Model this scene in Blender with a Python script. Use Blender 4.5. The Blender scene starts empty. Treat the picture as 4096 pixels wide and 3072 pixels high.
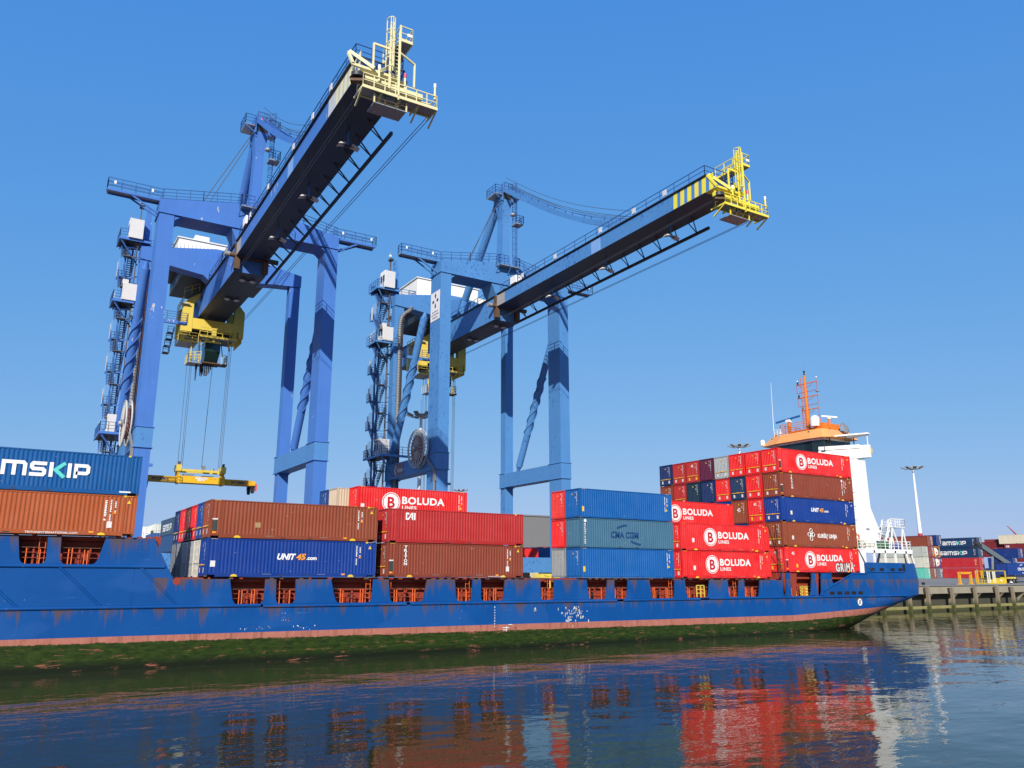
import bpy, bmesh, math, random
from mathutils import Vector, Matrix
R = math.radians
sc = bpy.context.scene
random.seed(7)
# ---------------------------------------------------------------- camera
cam = bpy.data.cameras.new('camera'); camo = bpy.data.objects.new('camera', cam); sc.collection.objects.link(camo)
camo.location = (-16.345, -65.529, 6.594)
camo.rotation_euler = (R(90 + 13.2), 0, R(-31.553))
cam.sensor_fit = 'HORIZONTAL'; cam.sensor_width = 36; cam.lens = 36 * 3237.0 / 4096
cam.clip_start = 0.5; cam.clip_end = 6000
sc.camera = camo
# ---------------------------------------------------------------- world and sun
SUN_EL = 28.0; SUN_AZ = 216.9          # azimuth clockwise from +Y
world = bpy.data.worlds.new('World'); sc.world = world; world.use_nodes = True
wn = world.node_tree.nodes; wl = world.node_tree.links
sky = wn.new('ShaderNodeTexSky'); sky.sky_type = 'NISHITA'; sky.sun_disc = False
sky.sun_elevation = R(SUN_EL); sky.sun_rotation = R(SUN_AZ)
sky.air_density = 1.0; sky.dust_density = 0.6; sky.ozone_density = 4.0; sky.altitude = 0
bg = wn['Background']; bg.inputs['Strength'].default_value = 0.15
# soften the sky's own gradient towards the hazy spring sky of the photograph (per channel gamma and gain)
_sp = wn.new('ShaderNodeSeparateColor'); _cb = wn.new('ShaderNodeCombineColor'); wl.new(sky.outputs[0], _sp.inputs[0])
for _i, (_g, _k) in enumerate(((0.85, 0.463), (0.420, 1.17), (0.120, 3.10))):
    _p = wn.new('ShaderNodeMath'); _p.operation = 'POWER'; _p.inputs[1].default_value = _g; wl.new(_sp.outputs[_i], _p.inputs[0])
    _m = wn.new('ShaderNodeMath'); _m.operation = 'MULTIPLY'; _m.inputs[1].default_value = _k; wl.new(_p.outputs[0], _m.inputs[0]); wl.new(_m.outputs[0], _cb.inputs[_i])
wl.new(_cb.outputs[0], bg.inputs['Color'])
sun = bpy.data.lights.new('sun', 'SUN'); suno = bpy.data.objects.new('sun', sun); sc.collection.objects.link(suno)
sun.energy = 4.2; sun.angle = R(0.5); sun.color = (1.0, 0.94, 0.84)
_d = Vector((0.6 * math.cos(R(SUN_EL)), 0.8 * math.cos(R(SUN_EL)), -math.sin(R(SUN_EL))))
suno.rotation_euler = _d.to_track_quat('-Z', 'Y').to_euler(); suno.location = (-60, -80, 80)
sc.view_settings.view_transform = 'Standard'; sc.view_settings.look = 'None'
sc.view_settings.exposure = 0.45; sc.view_settings.gamma = 1.0
sc.cycles.max_bounces = 6; sc.cycles.glossy_bounces = 4; sc.cycles.transparent_max_bounces = 12
# ---------------------------------------------------------------- materials
MATS = {}
def nodes_of(m): return m.node_tree.nodes, m.node_tree.links
def ramp(n, l, src, stops):
    r = n.new('ShaderNodeValToRGB'); l.new(src, r.inputs[0]); e = r.color_ramp.elements
    while len(e) < len(stops): e.new(0.5)
    for i, (p, c) in enumerate(stops):
        e[i].position = p; e[i].color = (c, c, c, 1) if not isinstance(c, tuple) else (*c, 1)
    return r.outputs[0]
def noise(n, l, co, scale, detail=4, rough=0.6, sx=1, sy=1, sz=1):
    mp = n.new('ShaderNodeMapping'); mp.inputs['Scale'].default_value = (sx, sy, sz); l.new(co, mp.inputs[0])
    t = n.new('ShaderNodeTexNoise'); t.inputs['Scale'].default_value = scale; t.inputs['Detail'].default_value = detail
    t.inputs['Roughness'].default_value = rough; l.new(mp.outputs[0], t.inputs['Vector'])
    return t.outputs['Fac']
def mixc(n, l, fac, a, b):
    m = n.new('ShaderNodeMix'); m.data_type = 'RGBA'
    for s, v in ((0, fac), (6, a), (7, b)):
        if isinstance(v, (int, float)): m.inputs[s].default_value = v
        elif isinstance(v, tuple): m.inputs[s].default_value = (*v, 1) if len(v) == 3 else v
        else: l.new(v, m.inputs[s])
    return m.outputs[2]
def mth(n, l, op, a, b=0.0, clamp=False):
    m = n.new('ShaderNodeMath'); m.operation = op; m.use_clamp = clamp
    for s, v in ((0, a), (1, b)):
        if isinstance(v, (int, float)): m.inputs[s].default_value = v
        else: l.new(v, m.inputs[s])
    return m.outputs[0]
def base(name):
    m = bpy.data.materials.new(name); m.use_nodes = True
    n, l = nodes_of(m); b = n['Principled BSDF']
    tc = n.new('ShaderNodeTexCoord')
    return m, n, l, b, tc.outputs['Object']
def plain(name, col, rough=0.5, metal=0.0, var=0.12, scale=1.5, spec=0.4):
    if name in MATS: return MATS[name]
    m, n, l, b, co = base(name)
    f = noise(n, l, co, scale, 5, 0.65)
    dark = tuple(c * (1 - var * 2) for c in col); lite = tuple(min(1, c * (1 + var)) for c in col)
    l.new(mixc(n, l, f, dark, lite), b.inputs['Base Color'])
    b.inputs['Roughness'].default_value = rough; b.inputs['Metallic'].default_value = metal
    b.inputs['Specular IOR Level'].default_value = spec
    MATS[name] = m; return m
def worn(name, col, chip=None, chip_lo=0.66, rust=0.0, rough=0.42, streak=0.25, chip_scale=2.2):
    """painted steel: faded patches, runs of dirt, flakes of an older coat, optional rust"""
    if name in MATS: return MATS[name]
    m, n, l, b, co = base(name)
    f = noise(n, l, co, 0.25, 5, 0.6)
    c = mixc(n, l, f, tuple(x * 0.86 for x in col), tuple(min(1, x * 1.14) for x in col))
    s = noise(n, l, co, 1.1, 4, 0.7, 1.6, 1.6, 0.12)
    c = mixc(n, l, mth(n, l, 'MULTIPLY', ramp(n, l, s, [(0.45, 0.0), (0.8, 1.0)]), streak), c, tuple(x * 0.55 + 0.02 for x in col))
    if chip:
        k = noise(n, l, co, chip_scale, 3, 0.6, 1, 1, 0.35); k2 = noise(n, l, co, 0.12, 2)
        kk = mth(n, l, 'ADD', mth(n, l, 'MULTIPLY', k2, 0.35), mth(n, l, 'MULTIPLY', k, 0.8))
        c = mixc(n, l, ramp(n, l, kk, [(chip_lo, 0.0), (chip_lo + 0.015, 1.0)]), c, chip)
    if rust:
        r1 = noise(n, l, co, 1.7, 6, 0.7, 1, 1, 0.3)
        c = mixc(n, l, mth(n, l, 'MULTIPLY', ramp(n, l, r1, [(0.58, 0.0), (0.72, 1.0)]), rust), c, (0.16, 0.065, 0.025))
    l.new(c, b.inputs['Base Color']); b.inputs['Roughness'].default_value = rough
    b.inputs['Specular IOR Level'].default_value = 0.25
    bp = n.new('ShaderNodeBump'); bp.inputs['Strength'].default_value = 0.15; bp.inputs['Distance'].default_value = 0.05
    l.new(f, bp.inputs['Height']); l.new(bp.outputs[0], b.inputs['Normal'])
    MATS[name] = m; return m
def box_paint():
    """container paint: colour comes from the object, with fading, dirt runs, scratches and rust"""
    m, n, l, b, co = base('container_paint')
    oi = n.new('ShaderNodeObjectInfo'); col = oi.outputs['Color']; rnd = oi.outputs['Random']
    add = n.new('ShaderNodeVectorMath'); add.operation = 'ADD'; l.new(co, add.inputs[0])
    cv = n.new('ShaderNodeCombineXYZ')
    for i in range(3): l.new(mth(n, l, 'MULTIPLY', rnd, 40.0 + 17 * i), cv.inputs[i])
    l.new(cv.outputs[0], add.inputs[1]); co2 = add.outputs[0]
    f = noise(n, l, co2, 0.5, 5, 0.65)
    hs = n.new('ShaderNodeHueSaturation'); hs.inputs['Saturation'].default_value = 0.95; hs.inputs['Value'].default_value = 1.12; l.new(col, hs.inputs['Color'])
    c = mixc(n, l, ramp(n, l, f, [(0.3, 0.0), (0.75, 1.0)]), col, hs.outputs[0])
    s = noise(n, l, co2, 2.6, 5, 0.7, 1.5, 1.5, 0.1)
    dk = n.new('ShaderNodeHueSaturation'); dk.inputs['Value'].default_value = 0.5; dk.inputs['Saturation'].default_value = 0.8; l.new(col, dk.inputs['Color'])
    c = mixc(n, l, mth(n, l, 'MULTIPLY', ramp(n, l, s, [(0.52, 0.0), (0.8, 1.0)]), 0.55), c, dk.outputs[0])
    r1 = noise(n, l, co2, 3.3, 7, 0.75)
    amt = mth(n, l, 'SUBTRACT', 0.78, mth(n, l, 'MULTIPLY', oi.outputs['Alpha'], 0.0))
    rr = ramp(n, l, r1, [(0.66, 0.0), (0.72, 1.0)])
    c = mixc(n, l, mth(n, l, 'MULTIPLY', rr, amt), c, (0.13, 0.055, 0.025))
    sc_ = noise(n, l, co2, 5.0, 3, 0.5, 0.25, 0.25, 1.0)
    c = mixc(n, l, mth(n, l, 'MULTIPLY', ramp(n, l, sc_, [(0.72, 0.0), (0.75, 1.0)]), 0.35), c, (0.42, 0.36, 0.32))
    l.new(c, b.inputs['Base Color']); b.inputs['Roughness'].default_value = 0.5
    b.inputs['Specular IOR Level'].default_value = 0.16
    bp = n.new('ShaderNodeBump'); bp.inputs['Strength'].default_value = 0.25; bp.inputs['Distance'].default_value = 0.04
    l.new(f, bp.inputs['Height']); l.new(bp.outputs[0], b.inputs['Normal'])
    MATS['container_paint'] = m; return m
CPAINT = box_paint()
WHITE = plain('white_lettering', (0.78, 0.77, 0.74), 0.5, var=0.06, scale=4)
OFFW = plain('cream_paint', (0.72, 0.69, 0.58), 0.5, var=0.06)
SHIPWHITE = worn('ship_white_paint', (0.76, 0.75, 0.72), None, rust=0.10, streak=0.12)
YEL = plain('marker_yellow', (0.75, 0.48, 0.03), 0.5)
ORG = plain('marker_orange', (0.80, 0.30, 0.02), 0.5)
BLACK = plain('black_rubber', (0.012, 0.012, 0.013), 0.6)
DARK = plain('dark_steel', (0.035, 0.036, 0.04), 0.5)
STEEL = plain('galvanised_steel', (0.32, 0.33, 0.34), 0.45, 0.3)
GREY = plain('grey_steel', (0.20, 0.205, 0.21), 0.5)
ROPE = plain('wire_rope', (0.06, 0.065, 0.075), 0.5)
CRUST = plain('casting_rust', (0.11, 0.06, 0.035), 0.7)
CR_BLUE = worn('crane_blue_paint', (0.072, 0.215, 0.47), (0.03, 0.10, 0.33), 0.685, rust=0.10, chip_scale=4.5)
CR_BLUE_PURE = worn('crane_royal_blue_paint', (0.058, 0.165, 0.48), (0.42, 0.42, 0.45), 0.745, rust=0.08)
CR_DARK = worn('crane_rail_blue', (0.035, 0.095, 0.28), None, rust=0.1)
CR_LEMON = worn('boom_tip_lemon_paint', (0.78, 0.66, 0.07), None, rust=0.2, rough=0.5)
CR_YEL = worn('crane_yellow_paint', (0.66, 0.50, 0.08), None, rust=0.25, rough=0.5)
CR_CREAM = worn('crane_cream_glare_paint', (0.74, 0.67, 0.38), None, rust=0.25, rough=0.5)  # cream of the left tip; on its stripes, sun glare put into the colour
CABWHITE = plain('cabin_grey_white', (0.58, 0.57, 0.56), 0.5, var=0.05)
GLASSY = plain('tinted_glass', (0.012, 0.022, 0.024), 0.08, var=0.05, spec=0.6)
SHIPRED = worn('deck_oxide_red', (0.26, 0.040, 0.022), (0.09, 0.03, 0.02), 0.70, rust=0.5, rough=0.55)
SHIPORG = worn('ship_orange_paint', (0.66, 0.17, 0.02), None, rust=0.2)
WHORG = worn('wheelhouse_orange_paint', (0.76, 0.33, 0.10), None, rust=0.1, streak=0.15)
# ---------------------------------------------------------------- mesh builder
class MB:
    def __init__(s): s.v = []; s.f = []; s.mi = []; s.mats = []; s.sm = []
    def m(s, mat):
        if mat not in s.mats: s.mats.append(mat)
        return s.mats.index(mat)
    def add(s, vs, fs, mat, smooth=False):
        o = len(s.v); k = s.m(mat); s.v += [tuple(p) for p in vs]
        for f in fs: s.f.append(tuple(i + o for i in f)); s.mi.append(k); s.sm.append(smooth)
        return s
    def box(s, x0, x1, y0, y1, z0, z1, mat):
        return s.add([(x0, y0, z0), (x1, y0, z0), (x1, y1, z0), (x0, y1, z0), (x0, y0, z1), (x1, y0, z1), (x1, y1, z1), (x0, y1, z1)],
                     [(0, 3, 2, 1), (4, 5, 6, 7), (0, 1, 5, 4), (1, 2, 6, 5), (2, 3, 7, 6), (3, 0, 4, 7)], mat)
    def bar(s, p, q, w, h, mat, up=(0, 0, 1)):
        p = Vector(p); q = Vector(q); d = (q - p).normalized(); u = Vector(up)
        if abs(d.dot(u)) > 0.98: u = Vector((0, 1, 0))
        sd = d.cross(u).normalized() * (w / 2); u2 = sd.cross(d).normalized() * (h / 2)
        vs = [a + b * sd + c * u2 for a in (p, q) for b, c in ((-1, -1), (1, -1), (1, 1), (-1, 1))]
        return s.add(vs, [(0, 1, 2, 3), (7, 6, 5, 4), (0, 4, 5, 1), (1, 5, 6, 2), (2, 6, 7, 3), (3, 7, 4, 0)], mat)
    def tube(s, p, q, r, mat, n=8, r2=None, cap=True):
        p = Vector(p); q = Vector(q); d = (q - p).normalized(); r2 = r if r2 is None else r2
        a = d.orthogonal().normalized(); b = d.cross(a)
        vs = []
        for c, rr in ((p, r), (q, r2)):
            for i in range(n):
                t = 2 * math.pi * i / n; vs.append(c + a * math.cos(t) * rr + b * math.sin(t) * rr)
        fs = [(i, (i + 1) % n, n + (i + 1) % n, n + i) for i in range(n)]
        s.add(vs, fs, mat, n > 5)
        if cap: s.add(vs, [tuple(range(n - 1, -1, -1)), tuple(range(n, 2 * n))], mat)
        return s
    def path(s, pts, r, mat, n=5, closed=False):
        pts = [Vector(p) for p in pts]
        m = len(pts)
        for i in range(m if closed else m - 1): s.tube(pts[i], pts[(i + 1) % m], r, mat, n)
        return s
    def prism(s, poly, a0, a1, mat, axis='y'):
        """extrude a polygon: axis y takes (x,z), axis x takes (y,z), axis z takes (x,y)"""
        def P(u, v, a): return (u, a, v) if axis == 'y' else ((a, u, v) if axis == 'x' else (u, v, a))
        n = len(poly); vs = [P(u, v, a0) for u, v in poly] + [P(u, v, a1) for u, v in poly]
        area = sum(poly[i][0] * poly[(i + 1) % n][1] - poly[(i + 1) % n][0] * poly[i][1] for i in range(n))
        flip = (area > 0) != (axis == 'y') if a1 > a0 else (area > 0) == (axis == 'y')
        f0 = tuple(range(n)); f1 = tuple(range(2 * n - 1, n - 1, -1)); sd = [(i, n + i, n + (i + 1) % n, (i + 1) % n) for i in range(n)]
        fs = [f0, f1] + sd
        if flip: fs = [tuple(reversed(f)) for f in fs]
        return s.add(vs, fs, mat)
    def quad(s, a, b, c, d, mat): return s.add([a, b, c, d], [(0, 1, 2, 3)], mat)
    def ring(s, c, axis, r, rt, mat, n=28, k=6):
        c = Vector(c); d = Vector(axis).normalized(); a = d.orthogonal().normalized(); b = d.cross(a); vs = []; fs = []
        for i in range(n):
            t = 2 * math.pi * i / n; e = a * math.cos(t) + b * math.sin(t)
            for j in range(k):
                u = 2 * math.pi * j / k; vs.append(c + e * (r + rt * math.cos(u)) + d * rt * math.sin(u))
        for i in range(n):
            for j in range(k):
                fs.append((i * k + j, ((i + 1) % n) * k + j, ((i + 1) % n) * k + (j + 1) % k, i * k + (j + 1) % k))
        return s.add(vs, fs, mat, True)
    def disc(s, c, axis, r, mat, n=28, r_in=0.0, ax=None):
        c = Vector(c); d = Vector(axis).normalized(); a = Vector(ax) if ax else d.orthogonal().normalized(); b = d.cross(a)
        o = [c + (a * math.cos(2 * math.pi * i / n) + b * math.sin(2 * math.pi * i / n)) * r for i in range(n)]
        if r_in <= 0: return s.add(o, [tuple(range(n))], mat)
        q = [c + (p - c) * (r_in / r) for p in o]
        return s.add(o + q, [(i, (i + 1) % n, n + (i + 1) % n, n + i) for i in range(n)], mat)
    def ball(s, c, r, mat, n=12, sz=1.0, half=False):
        vs = []; fs = []; m = n // 2; c = Vector(c)
        for i in range(m + 1):
            ph = (math.pi / (2 if half else 1)) * i / m
            for j in range(n):
                t = 2 * math.pi * j / n; vs.append(c + Vector((r * math.sin(ph) * math.cos(t), r * math.sin(ph) * math.sin(t), r * sz * math.cos(ph))))
        for i in range(m):
            for j in range(n): fs.append((i * n + j, (i + 1) * n + j, (i + 1) * n + (j + 1) % n, i * n + (j + 1) % n))
        return s.add(vs, fs, mat, True)
    def rail(s, pts, mat, h=1.1, step=1.5, r=0.035, mid=1):
        """guard rail: top rail, middle rails and posts along a line of floor points"""
        pts = [Vector(p) for p in pts]; up = Vector((0, 0, h))
        for a, b in zip(pts, pts[1:]):
            s.tube(a + up, b + up, r, mat, 4)
            for k in range(mid): s.tube(a + up * ((k + 1) / (mid + 1)), b + up * ((k + 1) / (mid + 1)), r * 0.8, mat, 4)
            k = max(1, round((b - a).length / step))
            for i in range(k + 1): s.tube(a + (b - a) * i / k, a + (b - a) * i / k + up, r, mat, 4)
        return s
    def ladder(s, p, q, w, side, mat, step=0.3, r=0.025, cage=None):
        p = Vector(p); q = Vector(q); sd = Vector(side).normalized() * (w / 2)
        s.tube(p - sd, q - sd, r, mat, 4); s.tube(p + sd, q + sd, r, mat, 4)
        k = max(1, int((q - p).length / step))
        for i in range(1, k): c = p + (q - p) * i / k; s.tube(c - sd, c + sd, r * 0.8, mat, 4)
        if cage:
            out = Vector(cage); k = max(2, int((q - p).length / 0.9))
            for i in range(k + 1):
                c = p + (q - p) * i / k
                arc = [c + sd * math.cos(t) * 1.15 + out * math.sin(t) for t in [math.pi * j / 6 for j in range(7)]]
                s.path(arc, r * 0.8, mat, 4)
            for t in (math.pi / 3, math.pi / 2, 2 * math.pi / 3):
                o = sd * math.cos(t) * 1.15 + out * math.sin(t); s.tube(p + o, q + o, r * 0.8, mat, 4)
        return s
    def build(s, name, parent=None, off=(0, 0, 0), mesh_only=False):
        me = bpy.data.meshes.new(name)
        me.from_pydata([(a - off[0], b - off[1], c - off[2]) for a, b, c in s.v], [], s.f)
        for m in s.mats: me.materials.append(m)
        me.polygons.foreach_set('material_index', s.mi); me.polygons.foreach_set('use_smooth', s.sm); me.update()
        if mesh_only: return me
        return place(name, me, parent)
def place(name, me, parent=None, loc=None, col=None):
    o = bpy.data.objects.new(name, me); sc.collection.objects.link(o)
    if parent: o.parent = parent
    if loc: o.location = loc
    if col: o.color = (*col, 1)
    return o
def root(name, label, cat, loc, rot=(0, 0, 0), group=None):
    o = bpy.data.objects.new(name, None); sc.collection.objects.link(o); o.location = loc; o.rotation_euler = rot
    o.empty_display_size = 0.5
    return tag(o, label, cat, group)
def tag(o, label, cat, group=None):
    o['label'] = label; o['category'] = cat
    if group: o['group'] = group
    return o
def struct(o, kind='structure'): o['kind'] = kind; return o
# lettering: returns a flat mesh in the x-z plane facing -y, lower left corner at the origin
def text_mesh(txt, h, mat, bold=0.0, shear=0.0, space=1.0, width=None):
    cu = bpy.data.curves.new('text', 'FONT'); cu.body = txt; cu.size = h / 0.729 ; cu.offset = bold * h; cu.shear = shear
    cu.space_character = space; cu.resolution_u = 3
    ob = bpy.data.objects.new('text', cu); sc.collection.objects.link(ob); bpy.context.view_layer.update()
    dg = bpy.context.evaluated_depsgraph_get(); me = bpy.data.meshes.new_from_object(ob.evaluated_get(dg))
    bpy.data.objects.remove(ob); bpy.data.curves.remove(cu)
    xs = [v.co.x for v in me.vertices]; x0 = min(xs); w = max(xs) - x0
    kx = (width / w) if width else 1.0
    vs = [((v.co.x - x0) * kx, 0.0, v.co.y) for v in me.vertices]; fs = [tuple(p.vertices) for p in me.polygons]
    bpy.data.meshes.remove(me)
    return vs, fs, (width or w)
def put_text(mb, txt, x, y, z, h, mat, bold=0.0, shear=0.0, space=1.0, width=None, frame=None):
    vs, fs, w = text_mesh(txt, h, mat, bold, shear, space, width)
    if frame: X, Z = Vector(frame[0]), Vector(frame[1]); o = Vector((x, y, z)); vs = [o + X * a + Z * c for a, b, c in vs]
    else: vs = [(x + a, y, z + c) for a, b, c in vs]
    mb.add(vs, fs, mat); return w
def stroke(mb, pts, w, y, mat, closed=False):
    """thick poly-line in the x-z plane at depth y, mitred"""
    P = [Vector((a, b)) for a, b in pts]; n = len(P); L = []; Rr = []
    for i in range(n):
        if closed: a, b = P[i - 1], P[(i + 1) % n]
        else: a, b = P[max(0, i - 1)], P[min(n - 1, i + 1)]
        d1 = (P[i] - a); d2 = (b - P[i])
        if d1.length < 1e-6: d1 = d2
        if d2.length < 1e-6: d2 = d1
        d1.normalize(); d2.normalize(); t = (d1 + d2); t = t.normalized() if t.length > 1e-6 else d1
        nn = Vector((-t.y, t.x)); k = 1 / max(0.5, nn.dot(Vector((-d1.y, d1.x))))
        L.append(P[i] + nn * (w / 2 * k)); Rr.append(P[i] - nn * (w / 2 * k))
    vs = [(p.x, y, p.y) for p in L + Rr]
    fs = [(i, n + i, n + (i + 1) % n, (i + 1) % n) for i in range(n if closed else n - 1)]
    mb.add(vs, fs, mat)
def arc(cx, cz, rx, rz, a0, a1, n=10): return [(cx + rx * math.cos(R(a0 + (a1 - a0) * i / n)), cz + rz * math.sin(R(a0 + (a1 - a0) * i / n))) for i in range(n + 1)]
# ================================================================ SETTING: water, quay, ground
def water_mat():
    m, n, l, b, co = base('harbour_water')
    b.inputs['Base Color'].default_value = (0.026, 0.034, 0.014, 1); b.inputs['Roughness'].default_value = 0.03
    b.inputs['IOR'].default_value = 1.33; b.inputs['Specular IOR Level'].default_value = 0.36; b.inputs['Specular Tint'].default_value = (1.0, .96, .84, 1)
    a = noise(n, l, co, 0.16, 2, 0.5, 1.0, 1.5, 1); c = noise(n, l, co, 0.62, 3, 0.55, 1.0, 1.8, 1); d = noise(n, l, co, 2.4, 2, 0.5, 1.0, 1.6, 1)
    patch = ramp(n, l, noise(n, l, co, 0.045, 2), [(0.40, 0.15), (0.62, 1.0)])
    h = mth(n, l, 'ADD', mth(n, l, 'MULTIPLY', a, 0.46), mth(n, l, 'ADD', mth(n, l, 'MULTIPLY', c, 0.105), mth(n, l, 'MULTIPLY', mth(n, l, 'MULTIPLY', d, patch), 0.016)))
    bp = n.new('ShaderNodeBump'); bp.inputs['Strength'].default_value = 1.0; bp.inputs['Distance'].default_value = 0.22
    l.new(h, bp.inputs['Height']); l.new(bp.outputs[0], b.inputs['Normal'])
    return m
w = MB(); w.quad((-1500, -1500, 0), (2500, -1500, 0), (2500, 26.5, 0), (-1500, 26.5, 0), water_mat())
struct(w.build('water'))
def ground_mat():
    m, n, l, b, co = base('quay_paving')
    f = noise(n, l, co, 0.05, 6, 0.6); g = noise(n, l, co, 1.2, 5, 0.7, 0.15, 1, 1)
    c = mixc(n, l, f, (0.17, 0.15, 0.13), (0.27, 0.245, 0.21))
    c = mixc(n, l, mth(n, l, 'MULTIPLY', ramp(n, l, g, [(0.5, 0.0), (0.75, 1.0)]), 0.5), c, (0.10, 0.09, 0.08))
    l.new(c, b.inputs['Base Color']); b.inputs['Roughness'].default_value = 0.85
    return m
GM = ground_mat()
QE = 24.0
g = MB()
prof = [(QE, 4.45), (30, 4.6), (50, 5.45), (80, 5.55), (2500, 5.6)]
for (ya, za), (yb, zb) in zip(prof, prof[1:]): g.quad((-1500, ya, za), (2500, ya, za), (2500, yb, zb), (-1500, yb, zb), GM)
struct(g.build('ground'))
def concrete(name, c0, c1, algae):
    m, n, l, b, co = base(name)
    f = noise(n, l, co, 0.5, 6, 0.7); c = mixc(n, l, f, c0, c1)
    if algae:
        sx = n.new('ShaderNodeSeparateXYZ'); l.new(co, sx.inputs[0])
        k = mth(n, l, 'ADD', mth(n, l, 'MULTIPLY', noise(n, l, co, 1.1, 5, 0.7), 1.6), mth(n, l, 'MULTIPLY', sx.outputs[2], -1.0))
        c = mixc(n, l, ramp(n, l, mth(n, l, 'ADD', mth(n, l, 'MULTIPLY', k, 0.25), algae), [(0.35, 0.0), (0.6, 1.0)]), c, (0.055, 0.062, 0.012))
    l.new(c, b.inputs['Base Color']); b.inputs['Roughness'].default_value = 0.85
    return m
QCON = concrete('quay_concrete', (0.20, 0.175, 0.13), (0.34, 0.30, 0.22), 0.0)
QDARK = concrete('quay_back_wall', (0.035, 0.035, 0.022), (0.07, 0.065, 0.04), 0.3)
QTIM = concrete('fender_timber', (0.16, 0.13, 0.09), (0.27, 0.22, 0.15), 0.62)
QWAL = concrete('algae_waling', (0.20, 0.17, 0.06), (0.30, 0.26, 0.10), 0.35)
# the quay wall: a coping beam on fender piles, a dark recess behind, a waling near the water
q = root('quay_wall', 'concrete quay wall with coping beam above dark green recess and timber fender piles', 'quay wall', (150, QE, 0))
OFF = (150, QE, 0)
b = MB(); b.box(-300, 900, QE - 0.05, QE + 1.6, 3.05, 4.40, QCON); b.box(-300, 900, QE - 0.25, QE + 0.6, 4.40, 4.62, GREY); b.build('coping_beam', q, OFF)
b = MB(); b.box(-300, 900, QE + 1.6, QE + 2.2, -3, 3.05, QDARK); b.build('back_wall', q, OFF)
b = MB(); b.box(-300, 900, QE - 0.35, QE + 0.15, 0.45, 0.95, QWAL); b.build('waling', q, OFF)
x = 92.0; k = 0
while x < 330:
    b = MB(); b.box(x - 0.28, x + 0.28, QE - 0.85, QE - 0.38, -2, 4.0 + 0.2 * (k % 3), QTIM)
    b.box(x - 0.5, x + 0.5, QE - 0.38, QE - 0.06, 3.3, 4.05, DARK); b.build('fender_pile', q, OFF); x += 7.6 if k % 4 else 5.6; k += 1
for x in range(96, 330, 8):
    b = MB(); b.prism([(QE - 0.04, 3.05), (QE + 1.6, 3.05), (QE + 1.6, 1.2)], x, x + 0.5, QCON, 'x'); b.build('bracket', q, OFF)
for x in (60, 102, 128, 158, 195, 240):
    o = MB(); o.tube((x, QE + 1.3, 4.45), (x, QE + 1.3, 4.85), 0.22, BLACK, 10); o.ball((x, QE + 1.3, 4.9), 0.34, OFFW if x in (158,) else BLACK, 10, 0.6)
    tag(o.build('bollard', None, ) , 'cream mooring bollard on the quay edge' if x == 158 else 'black mooring bollard on the quay edge', 'bollard', None if x == 158 else 'bollards along the quay edge')
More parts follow.
